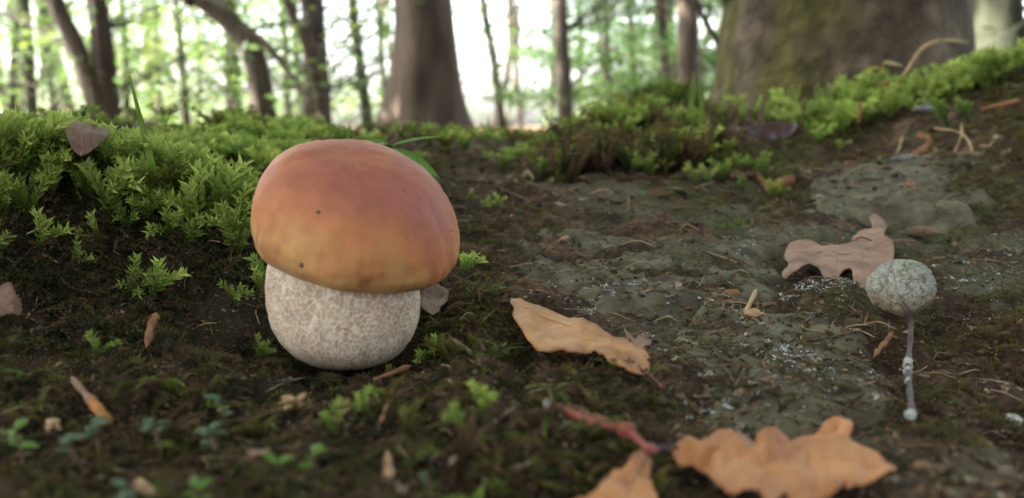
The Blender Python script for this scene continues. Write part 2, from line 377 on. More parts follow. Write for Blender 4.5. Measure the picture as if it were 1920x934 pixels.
for px, py, rp in SPECKS:
    d = Vector(rays(np.array(px), np.array(py))); ok, loc, nor, _ = cap.ray_cast(mwi @ Vector(CAM), mwi.to_3x3() @ d)
    if ok:
        o, _ = speck(px, py, rp, MY); o.location = loc - nor * rp * S * .55

# ------------------------------------------------------------------ leaves traced in the photo, laid on the ground with their own lift and curl
def inside(poly, x, y):
    poly = np.asarray(poly); n = len(poly); r = np.zeros(len(x), bool); j = n - 1
    for i in range(n):
        xi, yi = poly[i]; xj, yj = poly[j]
        c = ((yi > y) != (yj > y)) & (x < (xj - xi) * (y - yi) / (yj - yi + 1e-12) + xi); r ^= c; j = i
    return r
def edge_dist(poly, x, y):
    poly = np.asarray(poly, float); d = np.full(len(x), 1e9)
    for i in range(len(poly)):
        a, b_ = poly[i], poly[(i + 1) % len(poly)]; ab = b_ - a; tt = np.clip(((x - a[0]) * ab[0] + (y - a[1]) * ab[1]) / (ab @ ab + 1e-12), 0, 1)
        d = np.minimum(d, np.hypot(x - a[0] - tt * ab[0], y - a[1] - tt * ab[1]))
    return d
def fill(poly, step):
    poly = [tuple(p) for p in poly]; a = np.array(poly); mn, mx_ = a.min(0), a.max(0)
    X, Y = np.meshgrid(np.arange(mn[0], mx_[0], step), np.arange(mn[1], mx_[1], step)); X = X.ravel() + rng.uniform(-.2, .2, X.size) * step; Y = Y.ravel() + rng.uniform(-.2, .2, Y.size) * step
    k = inside(poly, X, Y) & (edge_dist(poly, X, Y) > step * .45); n = len(poly)
    pts = [Vector(p) for p in poly] + [Vector((x, y)) for x, y in zip(X[k], Y[k])]
    v, e, f, *_ = delaunay_2d_cdt(pts, [(i, (i + 1) % n) for i in range(n)], [], 1, 1e-9)
    return np.array([tuple(q) for q in v]), f
def densify(poly, step, jag=0.):
    out = []
    for i in range(len(poly)):
        a = np.array(poly[i], float); b_ = np.array(poly[(i + 1) % len(poly)], float); n = max(1, int(np.hypot(*(b_ - a)) / step))
        for k in range(n): out.append(a + (b_ - a) * k / n + (rng.uniform(-jag, jag, 2) if jag else 0))
    return out
def traced_leaf(name, outline, ctrl, m, label, ribs=(), stalk=None, stalk_m=None, rib_m=None, group=None, step=6, jag=.4, ripple=.0021, cat='leaf', thick=.00035, rib_r=.00038):
    """outline in photo pixels; ctrl (px, py, lift) where lift brings the leaf that much nearer than the ground behind it (metres)"""
    cx = np.array([c[:2] for c in ctrl], float); g = hit(cx[:, 0], cx[:, 1]); lift = np.array([c[2] for c in ctrl])
    g = np.array([c[3] if len(c) > 3 else gg - c[2] for c, gg in zip(ctrl, g)])
    f = TPS(cx / 100, g, 1e-4)
    sm = spline(np.array([(a, b_, 0) for a, b_ in list(outline) + [outline[0]]]), len(outline) * 4)[:-1, :2]
    v, F = fill(densify(sm, step, jag), step)
    Yd = f(v / 100); W = P(v[:, 0], v[:, 1], Yd)
    rp = ripple * fbm(v[:, 0] / 38, v[:, 1] / 38, o=3, s=len(name)); W = W + rp[:, None] * np.array([0, -.6, .8])
    base = W.mean(0); root = empty(name, base); tag(root, label, cat, group)
    o = link('blade', pymesh('blade', W, F), m, root)
    md = o.modifiers.new('thickness', 'SOLIDIFY'); md.thickness = thick; md.offset = 0
    for q, rb in enumerate(ribs):
        q2 = spline(np.array([(a, b_, 0) for a, b_ in rb]), 14)[:, :2]; W = P(q2[:, 0], q2[:, 1], f(q2 / 100))
        W = W + (ripple * fbm(q2[:, 0] / 38, q2[:, 1] / 38, o=3, s=len(name)))[:, None] * np.array([0, -.6, .8]) + np.array([0, -.00012, .00015])
        r0 = rib_r if q == 0 else rib_r * .55
        link('midrib' if q == 0 else 'vein', pymesh('rib', *tube_arrays(W, np.linspace(r0, r0 * .45, 14), 6)), rib_m or M['vein'], root)
    if stalk is not None:
        W = np.array([P(a, b_, f(np.array([[a, b_]]) / 100)[0]) for a, b_ in stalk]); link('stalk', pymesh('stalk', *tube_arrays(spline(W, 10), np.linspace(rib_r * 1.5, rib_r * 1.2, 10), 7)), stalk_m or M['vein'], root)
    return root
beech = [(958,558),(975,561),(992,567),(1012,575),(1034,583),(1056,591),(1078,598),(1098,604),(1117,612),(1135,620),(1150,629),(1166,634),(1178,640),(1195,651),(1210,658),(1220,668),(1222,680),(1221,690),(1214,699),(1206,703),(1195,701),(1180,694),(1167,688),(1155,687),(1142,684),(1136,676),(1131,670),(1122,662),(1114,656),(1104,655),(1095,656),(1086,659),(1078,658),(1066,654),(1056,652),(1046,655),(1036,658),(1022,657),(1011,652),(1002,646),(995,637),(984,624),(975,612),(967,600),(961,587),(964,578),(958,568)]
traced_leaf('beech_leaf', beech, [(958,558,.018),(1034,583,.016),(1117,612,.018),(1195,651,.024),(1212,700,.022),(1167,688,.038),(1095,656,.044),(1011,652,.040),(961,587,.028),(1080,630,.036),(1000,605,.030),(1150,655,.034)],
    M['dry_beech'], 'orange brown beech leaf curled like a tent over dark moss', ribs=[[(1212,699),(1150,655),(1080,618),(1000,585),(962,566)],[(1150,655),(1120,655),(1098,654)],[(1110,634),(1075,636),(1050,648)],[(1070,613),(1035,615),(1012,640)],[(1030,598),(1000,600),(980,612)],[(1175,672),(1160,680),(1150,684)]],
    stalk=[(1210,698),(1222,708),(1233,718),(1243,728)], stalk_m=M['red_twig'])
oak = [(1262,834),(1280,827),(1300,829),(1321,830),(1338,816),(1359,812),(1386,816),(1400,832),(1414,837),(1417,820),(1434,808),(1451,806),(1472,813),(1482,821),(1503,813),(1527,814),(1540,799),(1551,786),(1571,782),(1588,787),(1597,802),(1593,821),(1609,833),(1640,847),(1660,868),(1679,881),(1657,890),(1623,902),(1595,909),(1581,904),(1571,919),(1551,929),(1520,938),(1486,936),(1475,919),(1465,926),(1444,933),(1424,927),(1396,922),(1366,922),(1338,902),(1321,878),(1301,868),(1280,869),(1264,852)]
traced_leaf('oak_leaf', oak, [(1262,842,.016),(1338,814,.018),(1450,806,.020),(1500,822,.016),(1571,782,.026),(1597,815,.020),(1679,880,.024),(1581,904,.018),(1520,938,.016),(1424,927,.018),(1338,902,.016),(1450,870,.013),(1560,860,.014)],
    M['dry_oak'], 'large tan orange oak leaf with rounded lobes lying flat beside the red twig', ribs=[[(1262,842),(1340,846),(1420,858),(1500,868),(1580,868),(1676,880)],[(1470,864),(1520,835),(1572,792)],[(1390,853),(1420,835),(1450,812)],[(1520,870),(1550,890),(1560,922)],[(1420,860),(1450,890),(1480,925)],[(1340,848),(1350,830),(1362,815)],[(1350,850),(1375,880),(1385,915)]], step=7)
oak2 = [(1465,517),(1470,505),(1479,495),(1472,479),(1479,458),(1495,450),(1521,451),(1538,465),(1571,461),(1597,458),(1597,448),(1613,432),(1634,429),(1630,411),(1639,402),(1656,413),(1663,424),(1656,444),(1670,455),(1677,479),(1668,500),(1650,515),(1632,525),(1625,538),(1611,540),(1601,526),(1597,507),(1583,505),(1571,521),(1560,539),(1552,531),(1540,510),(1531,497),(1510,493),(1491,505),(1472,521)]
traced_leaf('oak_leaf', oak2, [(1465,517,.03),(1479,458,.020),(1521,451,.024),(1538,465,.028),(1597,458,.030),(1639,402,.020),(1656,440,.030),(1677,479,.034),(1615,538,.022),(1583,505,.030),(1560,539,.024),(1510,493,.052),(1530,480,.030),(1600,480,.035),(1640,480,.03)],
    M['grey_oak'], 'faded pinkish brown oak leaf arching over a dark hollow next to the crinkled ball', ribs=[[(1668,455),(1630,465),(1585,478),(1530,474),(1480,490)],[(1615,470),(1620,500),(1618,532)],[(1570,478),(1566,505),(1560,532)],[(1640,462),(1645,440),(1645,412)]], rib_m=M['vein_dark'], step=5,
    stalk=[(1660,455),(1690,450),(1715,452)], stalk_m=M['vein_dark'])
bot = [(1222,856),(1210,846),(1198,845),(1185,857),(1174,874),(1160,880),(1147,885),(1137,902),(1124,910),(1113,919),(1096,927),(1078,938),(1072,955),(1095,980),(1150,995),(1205,990),(1240,975),(1232,950),(1228,930),(1222,910),(1217,895),(1220,880)]
traced_leaf('oak_leaf', bot, [(1215,850,.018),(1174,874,.020),(1113,919,.018),(1228,930,.018),(1150,990,.014),(1180,920,.015),(1219,890,.017)], M['dry_oak'], 'orange brown leaf hanging below the fork of the red twig', ribs=[[(1214,850),(1200,880),(1180,920),(1150,980)],[(1196,890),(1215,900),(1224,920)],[(1190,905),(1160,905),(1135,915)]], rib_m=M['vein_dark'])
traced_leaf('leaf_scrap', [(1168,612),(1174,625),(1190,636),(1198,626),(1214,620),(1226,628),(1222,642),(1210,655),(1192,652),(1176,640)], [(1168,612,.004),(1214,620,.004),(1222,645,.004),(1185,642,.003),(1200,630,.006)], M['grey_oak'], 'torn pale brown leaf scrap behind the curled beech leaf', step=4)
traced_leaf('leaf_scrap', [(792,545),(812,532),(828,540),(842,552),(838,566),(826,580),(812,596),(797,585),(788,566)], [(792,545,.004),(842,552,.003),(826,580,.004),(797,585,.005)], M['brown_leaf'], 'dull grey brown leaf scrap tucked against the mushroom stem', ribs=[[(795, 548), (815, 565), (812, 592)], [(812, 562), (826, 560), (838, 556)]], rib_m=M['vein_dark'], step=4, jag=1.6, ripple=.002)
traced_leaf('fallen_leaf', [(122,240),(138,232),(160,229),(185,233),(203,243),(206,256),(196,268),(178,280),(158,290),(142,284),(130,268)], [(122,240,0,.352),(203,243,0,.362),(158,290,0,.335),(165,255,0,.342),(140,230,0,.36),(190,262,0,.348)], M['brown_leaf'], 'brown veined leaf standing half sunk in moss on the bank crest', ribs=[[(150,288),(152,262),(150,232)],[(152,270),(170,255),(186,235)],[(152,268),(138,255),(126,242)]], rib_m=M['vein_dark'], step=4)
traced_leaf('fallen_leaf', [(1398,240),(1420,234),(1450,231),(1475,232),(1492,236),(1488,248),(1472,258),(1445,262),(1420,261),(1404,254)], [(1398,240,0,.70),(1490,236,0,.71),(1420,260,0,.68),(1470,258,0,.68)], M['red_leaf'], 'dark red leaf standing on edge in moss under the thick trunk', step=4)

# ------------------------------------------------------------------ rocks: greenish slabs set into the slope
ROCKS = []
def rock_z(W, top, seed, x, y):
    d = edge_dist(W, x, y); n = fbm(x / .035, y / .035, o=5, s=seed); n2 = np.abs(fbm(x / .05, y / .028, o=3, s=seed + 7))
    return h0(x, y) + top * sstep(0, .012, d) + .0026 * n + .0011 * fbm(x / .006, y / .006, o=3, s=seed + 2) - .004 * (1 - sstep(.0, .09, n2)) - .006 * (1 - sstep(0, .006, d))
def rock(name, poly_px, top, label, seed):
    pp = np.array(poly_px, float); Y = hit(pp[:, 0], pp[:, 1]); W = P(pp[:, 0], pp[:, 1], Y)[:, :2]
    sm = spline(np.concatenate([np.c_[W, np.zeros(len(W))], [[*W[0], 0]]]), len(W) * 5)[:-1, :2]
    step = .0026; poly = np.array(densify(sm, step)); ctr = poly.mean(0); k = 1 + .16 * fbm(poly[:, 0] / .02, poly[:, 1] / .02, o=4, s=seed + 20); poly = ctr + (poly - ctr) * k[:, None]
    v, F = fill(poly, step); z = rock_z(poly, top, seed, v[:, 0], v[:, 1]); ROCKS.append((poly, top, seed))
    o = link(name, pymesh(name, np.c_[v, z], F), M['rock']); md = o.modifiers.new('thickness', 'SOLIDIFY'); md.thickness = .012; md.offset = -1
    return tag(o, label, 'rock', 'rock slabs in the slope')
def surf(x, y):
    z = h(x, y)
    for poly, top, seed in ROCKS:
        k = (x > poly[:, 0].min()) & (x < poly[:, 0].max()) & (y > poly[:, 1].min()) & (y < poly[:, 1].max())
        if k.any():
            k2 = np.where(k)[0]; k2 = k2[inside(poly, x[k2], y[k2])]
            if len(k2): z[k2] = np.maximum(z[k2], rock_z(poly, top, seed, x[k2], y[k2]))
    return z
rock('rock', [(1505,345),(1580,325),(1680,312),(1790,312),(1835,345),(1840,395),(1760,420),(1660,410),(1560,412)], .009, 'rounded mossy green boulder above the faded oak leaf', 1)
rock('rock', [(1240,600),(1330,580),(1440,590),(1560,585),(1660,625),(1690,720),(1650,770),(1500,790),(1330,790),(1270,740),(1250,670)], .0022, 'flat grey green slab speckled white above the large oak leaf', 5)
rock('rock', [(900,440),(1040,420),(1230,450),(1390,440),(1460,490),(1440,560),(1330,575),(1200,590),(1080,560),(960,520)], .0018, 'flat grey green slab behind the curled beech leaf', 9)
rock('rock', [(1600,830),(1650,800),(1740,795),(1830,840),(1920,860),(1960,960),(1800,1000),(1640,1000),(1690,890)], .003, 'cracked green rock beside the tip of the large oak leaf', 13)
rock('rock', [(1400,430),(1480,395),(1560,400),(1590,440),(1520,455),(1480,470),(1420,480)], .0025, 'small greenish slab touching the faded oak leaf', 17)

# ------------------------------------------------------------------ crinkled ball with its stalk
by = hit([1690], [600])[0] - .012
bc = P(1690, 538, by); BR = 57 * by / FPX
ball = empty('dried_fungus', bc - np.array([0, 0, BR * .8])); tag(ball, 'pale grey green crinkled ball fungus on a thin dark curved stalk', 'fungus')
bm = bmesh.new(); bmesh.ops.create_icosphere(bm, subdivisions=6, radius=1); bv = np.array([v.co[:] for v in bm.verts]); bf = np.array([[v.index for v in f.verts] for f in bm.faces]); bm.free()
nc = 640; cp_ = rng.normal(size=(nc, 3)); cp_ /= np.linalg.norm(cp_, axis=1)[:, None]
kd = kdtree.KDTree(nc)
for i in range(nc): kd.insert(cp_[i], i)
kd.balance(); e1 = np.empty(len(bv)); e2 = np.empty(len(bv))
wv = bv + .13 * np.stack([vnoise(*(bv.T * 5), s=k) for k in range(3)], 1)
for i in range(len(bv)):
    a = kd.find_n(wv[i], 2); e1[i] = a[0][2]; e2[i] = a[1][2]
lump = sstep(.0, .30, np.abs(fbm(*(wv.T * 5.2), o=2, s=73))) * (.65 + .35 * sstep(0, .07, e2 - e1))
br = 1 + .10 * lump - .03 + .08 * fbm(*(bv.T * 1.6), o=2, s=70)
bV = bv * br[:, None] * np.array([1.02, .95, .90]) * BR
low = sstep(.25, -.5, bv[:, 2] + .25 * vnoise(*(bv.T * 3), s=71))
Cb = np.array([.15, .145, .115]) + (np.array([.37, .40, .345]) - np.array([.19, .18, .13])) * lump[:, None]
Cb = Cb + (np.array([.24, .19, .12]) - Cb) * (low * .75)[:, None]
link('head', np_mesh('head', bV, bf, Cb), M['fungus'], ball, (0, 0, BR * .8))
sp = [(1688, 566, by - BR * .85), (1700, 582, by - BR * .95), (1708, 608, by - BR * .9), *[(a, b_, hit([a], [b_])[0] - .011) for a, b_ in ((1706, 645), (1703, 683), (1705, 720), (1708, 758), (1709, 776))]]
sw = np.array([P(a, b_, c) for a, b_, c in sp]); sw = spline(sw, 40)
link('stalk', pymesh('stalk', *tube_arrays(sw, .0010 + .00018 * np.sin(np.arange(40) * 1.3), 8)), M['dark_stalk'], ball)
def blob(name, c, r, m, parent, sq=(1, 1, 1), seed=0, sub=3):
    bm = bmesh.new(); bmesh.ops.create_icosphere(bm, subdivisions=sub, radius=1); v = np.array([q.co[:] for q in bm.verts]); f = [[q.index for q in g.verts] for g in bm.faces]; bm.free()
    v = v * (1 + .28 * fbm(*(v.T * 1.7), o=3, s=seed))[:, None] * np.array(sq) * r + np.array(c)
    return link(name, pymesh(name, v, f), m, parent)
for k, (i, r) in enumerate([(22, .0017), (24, .0014), (27, .0011), (39, .0016)]):
    blob('pale_crust', sw[i] + np.array([-.0006, -.0006, .0]), r, M['lichen'], ball, (1, 1, .9 if i == 39 else 1.3), 80 + k)

# ------------------------------------------------------------------ twigs, chips, straws
def lying(pts_px, r_m, m, name, label, cat, lift=.001, n=18, seg=8, end_scale=.6, wob=.12, group=None, seed=0, tiny=False):
    px = np.array([p[0] for p in pts_px], float); py = np.array([p[1] for p in pts_px], float)
    Y = np.array([p[2] if len(p) > 2 else np.nan for p in pts_px]); g = hit(px, py); Y = np.where(np.isfinite(Y), Y, g - lift * 3)
    W = P(px, py, Y); W[:, 2] += 0; W = spline(W, n)
    rr_ = r_m * np.linspace(1, end_scale, n) * (1 + wob * vnoise(np.arange(n) * .7, 0 * np.arange(n), s=seed))
    if 'chip' in name:
        t_ = np.linspace(0, 1, n); rr_ = rr_ * np.clip(np.minimum(t_, 1 - t_) * 7, .25, 1)
    V, F = tube_arrays(W, rr_, seg); base = W.mean(0); i_ = np.minimum(np.arange(len(V)) // seg, n - 1); q_ = V / max(r_m, 1e-5)
    V = W[i_] + (V - W[i_]) * (1 + (.55 if 'chip' in name else .3) * fbm(*(q_.T * .45), o=3, s=seed))[:, None] * (np.array([1, .45, 1.]) if 'chip' in name else 1.)
    o = link(name, pymesh(name, V - base, F), m, None, base); tag(o, label, cat, group); return o, W
tw = empty('red_twig', ground_at(1120, 800)); tag(tw, 'knotty dark red twig ending in a fork between two oak leaves', 'twig')
yt = hit([1034, 1068, 1120, 1174, 1195, 1219, 1236, 1272], [765, 775, 796, 806, 823, 844, 840, 837]) - .026
TW = [P(a, b_, c) for (a, b_), c in zip([(1034, 765), (1068, 775), (1120, 796), (1174, 806), (1195, 823), (1219, 844), (1236, 840), (1272, 837)], yt)]
def part_tube(name, pts, r0, r1, m, parent, n=16, seg=9, wob=.15, seed=0):
    W = spline(np.array(pts), n); return link(name, pymesh(name, *tube_arrays(W, np.linspace(r0, r1, n) * (1 + wob * vnoise(np.arange(n) * .8, 0. * np.arange(n), s=seed)), seg)), m, parent)
part_tube('stem', TW[:4], .0013, .0012, M['red_twig'], tw, seed=1)
part_tube('fork', TW[3:6], .0010, .0007, M['red_twig'], tw, seed=2)
part_tube('fork', TW[5:], .0007, .0005, M['dark_stalk'], tw, seed=3)
for k, i in enumerate([0, 2, 3, 5]): blob('knot', TW[i], (.0018, .0016, .0022, .0014)[k], M['red_twig'] if i else M['orange_chip'], tw, (1.2, 1, .9), 90 + k)
blob('pale_crust', TW[0] + np.array([-.0012, -.001, .0016]), .0011, M['lichen'], tw, seed=95)
bud = ground_at(1070, 805); o = blob('bud', (0, 0, 0), .0030, M['orange_chip'], None, (1.5, 1, .75), 97); o.location = bud + np.array([0, -.004, .002]); tag(o, 'reddish brown dry bud lying under the red twig', 'bud')
o = blob('bud', (0, 0, 0), .0026, M['orange_chip'], None, (1.6, 1, .8), 98); o.location = ground_at(1110, 812) + np.array([0, -.006, .004]); tag(o, 'small tan bud scale beneath the red twig', 'bud')

lying([(1133, 365), (1100, 377), (1072, 386), (1051, 399), (1027, 427)], .0016, M['brown_twig'], 'twig', 'thin crooked grey twig on the slope behind the flat slab', 'twig', seed=1)
lying([(1233, 523), (1257, 540), (1272, 548), (1295, 545), (1330, 560)], .0007, M['straw'], 'rootlet', 'thin pale wavy rootlet on the green slab', 'rootlet', seed=2)
lying([(1240, 300), (1285, 306), (1330, 318), (1370, 330)], .0024, M['brown_twig'], 'twig', 'weathered brown twig beneath the dark moss clump', 'twig', seed=3)
lying([(1300, 322), (1370, 330), (1430, 325), (1496, 312)], .0036, M['brown_twig'], 'twig', 'thick grey brown stick across the slope below the dark red leaf', 'twig', seed=4, wob=.3)
lying([(1436, 352), (1460, 346), (1488, 334)], .0048, M['orange_chip'], 'bark_chip', 'broad orange brown bark chip below the thick grey stick', 'bark chip', seed=5, end_scale=.9)
lying([(1420, 328), (1432, 342), (1440, 360)], .0040, M['orange_chip'], 'bark_chip', 'curled rusty bark chip leaning on the thick grey stick', 'bark chip', seed=6)
lying([(1544, 321), (1570, 318), (1597, 315)], .0028, M['orange_chip'], 'bark_chip', 'slim orange bark chip at the edge of the rounded boulder', 'bark chip', seed=7)
lying([(1715, 292), (1735, 280), (1746, 266), (1738, 258), (1724, 257)], .0036, M['orange_chip'], 'twig', 'knobbly hooked tan root piece above the rounded boulder', 'root', seed=8, wob=.35, end_scale=1)
lying([(292, 588), (285, 610), (274, 652)], .0019, M['orange_chip'], 'bark_chip', 'narrow red brown wood splinter on dark soil left of the stem', 'splinter', seed=9, lift=.004)
o = empty('twig', ground_at(170, 750)); tag(o, 'short twig with pale tip and bright orange broken end', 'twig')
yq = hit([135, 150, 172, 186, 200], [708, 728, 752, 770, 790]) - .012; q = [P(a, b_, c) for a, b_, c in zip([135, 150, 172, 186, 200], [708, 728, 752, 770, 790], yq)]
part_tube('tip', q[:3], .0007, .0012, M['grey_oak'], o, wob=.4); part_tube('broken_end', q[2:], .0012, .0015, mat('orange_wood', (.22, .08, .02), (.46, .22, .06), scale=260, bump=.6, bscale=700), o)
lying([(1684, 614), (1660, 642), (1636, 672)], .0013, M['orange_chip'], 'bark_chip', 'reddish wood splinter below the crinkled ball', 'splinter', seed=10, lift=.003)
lying([(1612, 190, .80), (1611, 210, .79), (1610, 232, .785)], .0019, M['orange_chip'], 'bark_chip', 'upright brown stub poking from the mossy rise', 'splinter', seed=11)
lying([(1753, 241, .70), (1794, 247, .70), (1814, 262, .69), (1823, 284, .67), (1825, 320, .64), (1824, 334, .64)], .0011, M['straw'], 'straw', 'pale arched dry stem bending down onto the rounded boulder', 'straw', seed=12, n=30)
lying([(1803, 232, .72), (1803, 252, .70), (1790, 285, .68)], .0008, M['straw'], 'straw', 'thin straight straw crossing the arched dry stem', 'straw', seed=13)
lying([(1845, 290), (1860, 268), (1880, 255)], .0008, M['straw'], 'straw', 'thin forked straw at the brown mossy ledge', 'straw', seed=14)
lying([(1488, 560), (1500, 590), (1505, 620), (1500, 640)], .0006, M['straw'], 'straw', 'hair thin straw standing on the white speckled slab', 'straw', seed=15)
lying([(850, 640), (880, 660), (905, 685), (925, 705)], .0011, M['brown_twig'], 'twig', 'slim brown twig in moss between the stem and the beech leaf', 'twig', seed=16, lift=.004)
lying([(760, 690), (735, 700), (700, 712)], .0012, M['orange_chip'], 'twig', 'short reddish twig at the foot of the mushroom', 'twig', seed=17, lift=.004)
lying([(728, 745), (722, 770), (714, 790)], .0010, M['orange_chip'], 'twig', 'tiny rust coloured twig stub in the dark moss', 'twig', seed=18, lift=.005)
lying([(925, 355), (950, 352), (960, 357)], .0032, M['orange_chip'], 'bark_chip', 'flat pinkish bark flake on bare earth beyond the mushroom', 'bark chip', seed=19)
lying([(985, 340), (988, 352), (990, 362)], .0012, M['straw'], 'bark_chip', 'pale splinter stuck upright in bare earth', 'splinter', seed=20)
lying([(1690, 262, .76), (1685, 280, .74), (1676, 300, .72)], .0014, M['straw'], 'straw', 'short grey straw beside the slate shard', 'straw', seed=21)
lying([(1640, 155, .92), (1690, 160, .92), (1730, 164, .92)], .003, M['orange_chip'], 'bark_chip', 'rusty bark strip lying in the bright moss under the trunk', 'bark chip', seed=22)
lying([(1905, 190, .72), (1880, 196, .72), (1840, 205, .72)], .0025, M['orange_chip'], 'twig', 'brown twig along the top of the mossy ledge', 'twig', seed=23)
for k, (a, b_, r, lb) in enumerate([(1700, 305, .008, 'dark slate shard with a pale face above the boulder'), (1340, 210, .02, 'dim grey stone in the dark moss near the trunk'), (1745, 210, .013, 'bluish crusted stone nestled in bright moss')]):
    p = ground_at(a, b_); o = blob('stone', (0, 0, 0), r, M['slate'], None, (1.5, 1, .5), 110 + k); o.location = p + np.array([0, 0, r * .1]); tag(o, lb, 'stone')
# knobbly root on the slab
kr = empty('root_knot', ground_at(1400, 585)); tag(kr, 'gnarled pale brown root knot on the slab edge', 'root')
def gp_(a, b_, l=.004): return P(a, b_, hit([a], [b_])[0] - l)
part_tube('root', [gp_(1352, 570), gp_(1385, 565), gp_(1420, 572), gp_(1450, 570)], .0014, .0009, M['brown_twig'], kr, seed=5)
part_tube('root', [gp_(1418, 545), gp_(1408, 565, .008), gp_(1395, 590, .008), gp_(1380, 615)], .0012, .0008, M['straw'], kr, seed=6)
blob('knot', gp_(1412, 592, .008), .0036, M['tan_leaflet'], kr, (1.2, .9, .8), 121); blob('knot', gp_(1373, 552, .004), .0030, M['orange_chip'], kr, (1.2, 1, .8), 122)
pb = blob('pebble', (0, 0, 0), .0026, M['lichen'], None, (1, 1, .9), 130); pb.location = ground_at(1890, 762) + np.array([0, -.003, .002]); tag(pb, 'small round white pebble on dark moss', 'pebble')
wl = blob('dry_bud', (0, 0, 0), .0055, M['brown_twig'], None, (1.8, 1, .6), 131); wl.location = ground_at(1722, 432) + np.array([0, -.004, .003]); tag(wl, 'crumpled tan husk at the end of the faded oak leaf stalk', 'husk')

# ------------------------------------------------------------------ grass blades and leafy seedlings
def blade(pts, wpx, m, label, name='grass_blade', group=None):
    pts = np.array(pts, float); q = spline(pts, 14); W = P(q[:, 0], q[:, 1], q[:, 2]); n = len(W); wd = wpx * q[:, 2] / FPX * np.sin(np.linspace(.95, .08, n) * math.pi * .5) / 2
    V = []; F = []
    for i in range(n): V += [W[i] - [wd[i], 0, 0], W[i] + [0, wd[i] * .5, 0], W[i] + [wd[i], 0, 0]]
    for i in range(n - 1):
        a = i * 3; F += [(a, a + 1, a + 4, a + 3), (a + 1, a + 2, a + 5, a + 4)]
    b0 = W[0]; o = link(name, pymesh(name, np.array(V) - b0, F), m, None, b0); md = o.modifiers.new('thickness', 'SOLIDIFY'); md.thickness = .0003
    return tag(o, label, 'grass', group)
blade([(300, 375, .345), (271, 255, .36), (258, 205, .36), (243, 142, .36)], 14, M['grass'], 'single tall green grass blade rising from moss on the bank crest')
blade([(1294, 240, .80), (1297, 185, .80), (1301, 134, .80)], 12, M['grass'], 'taller of two upright grass blades before the mossy mound')
blade([(1316, 240, .80), (1315, 190, .80), (1312, 149, .80)], 11, M['grass'], 'shorter of two upright grass blades before the mossy mound')
blade([(917, 285, 1.1), (918, 255, 1.1), (915, 215, 1.1)], 7, M['grass'], 'small grass blade on the saddle before the big tree')
blade([(650, 300, .48), (652, 262, .48), (655, 232, .48)], 7, M['grass'], 'thin grass stem right behind the mushroom cap')
def leaf_mesh(L_, W_, droop=.25, fold=.18, n=8):
    V = []; F = []
    for i in range(n + 1):
        t = i / n; ww = W_ / 2 * math.sin(math.pi * t ** .8) ** .8 + 1e-6; zc2 = -droop * L_ * t * t
        V += [(L_ * t, -ww, zc2 + fold * ww), (L_ * t, 0, zc2), (L_ * t, ww, zc2 + fold * ww)]
    for i in range(n):
        a = i * 3; F += [(a, a + 3, a + 4, a + 1), (a + 1, a + 4, a + 5, a + 2)]
    return V, F
def plant(name, base, leaves, m, label, cat='plant', group=None, stem_m=None, stem_r=.0005):
    """leaves: (px, py, Y) base and tip of each leaf, width px"""
    root = empty(name, base); tag(root, label, cat, group)
    for (a, b_, wpx) in leaves:
        A = P(*a); B = P(*b_); ln = np.linalg.norm(B - A); V, F = leaf_mesh(ln, wpx * a[2] / FPX, .12)
        o = link('leaf', pymesh('leaf', V, F), m, root, Vector(A) - root.location); md = o.modifiers.new('thickness', 'SOLIDIFY'); md.thickness = .0002
        xd = Vector(B - A).normalized(); up = Vector((0, -.45, 1)); yd = up.cross(xd).normalized(); zd = xd.cross(yd)
        o.rotation_euler = Matrix((xd, yd, zd)).transposed().to_euler()
        W = spline(np.array([base, (np.array(base) + A) / 2 + np.array([0, 0, .2 * np.linalg.norm(A - base)]), A]), 8)
        link('stem', pymesh('stem', *tube_arrays(W, stem_r, 6)), stem_m or m, root)
    return root
D = .43
plant('seedling', P(735, 330, .45), [((735, 272, D), (823, 246, D - .005), 13), ((737, 278, D), (824, 322, D - .02), 30), ((722, 265, D), (654, 262, D), 15), ((728, 270, D), (672, 276, D + .01), 22), ((740, 290, D), (738, 274, D), 8)], M['seedling'], 'bright green broad leaved seedling rising right behind the mushroom cap')
plant('seedling', P(1690, 150, .95), [((1760, 76, .95), (1824, 74, .95), 13)], M['yellow_leaf'], 'tan stalk holding one yellow green leaf before the thick trunk', stem_m=M['straw'], stem_r=.002)
plant('seedling', P(1655, 160, .95), [((1655, 120, .95), (1697, 118, .96), 26), ((1650, 128, .95), (1625, 128, .95), 16)], M['yellow_leaf'], 'low olive yellow leaf cluster in moss before the thick trunk', stem_m=M['orange_chip'], stem_r=.0015)
def rosette(name, px, py, n, lpx, wpx, m, label, lift=.012, group=None, up=.35):
    Yg = hit([px], [py])[0]; c = P(px, py, Yg - lift); gz = h([c[0]], [c[1]])[0]; base = np.array([c[0], c[1], gz - .001]); lv = []; root = empty(name, base); tag(root, label, 'plant', group)
    s = (Yg - lift) / FPX; stem_top = c
    link('stem', pymesh('stem', *tube_arrays(spline(np.array([base, (base + c) / 2 + np.array([.001, 0, 0]), c]), 6), .0004, 6)), M['brown_twig'], root)
    for i in range(n):
        a = 2 * math.pi * (i + random.uniform(-.25, .25)) / n; L_ = lpx * s * random.uniform(.75, 1.15); V, F = leaf_mesh(L_, wpx * s * random.uniform(.8, 1.1), .25, .25, 6)
        o = link('leaf', pymesh('leaf', V, F), m, root, Vector(c - base) + Vector((0, 0, random.uniform(-.003, .002)))); md = o.modifiers.new('thickness', 'SOLIDIFY'); md.thickness = .0002
        o.rotation_euler = (random.uniform(-.3, .3), -random.uniform(up * .2, up * 1.9), a)
    return root
g1 = 'small leafy plants among the dark moss'
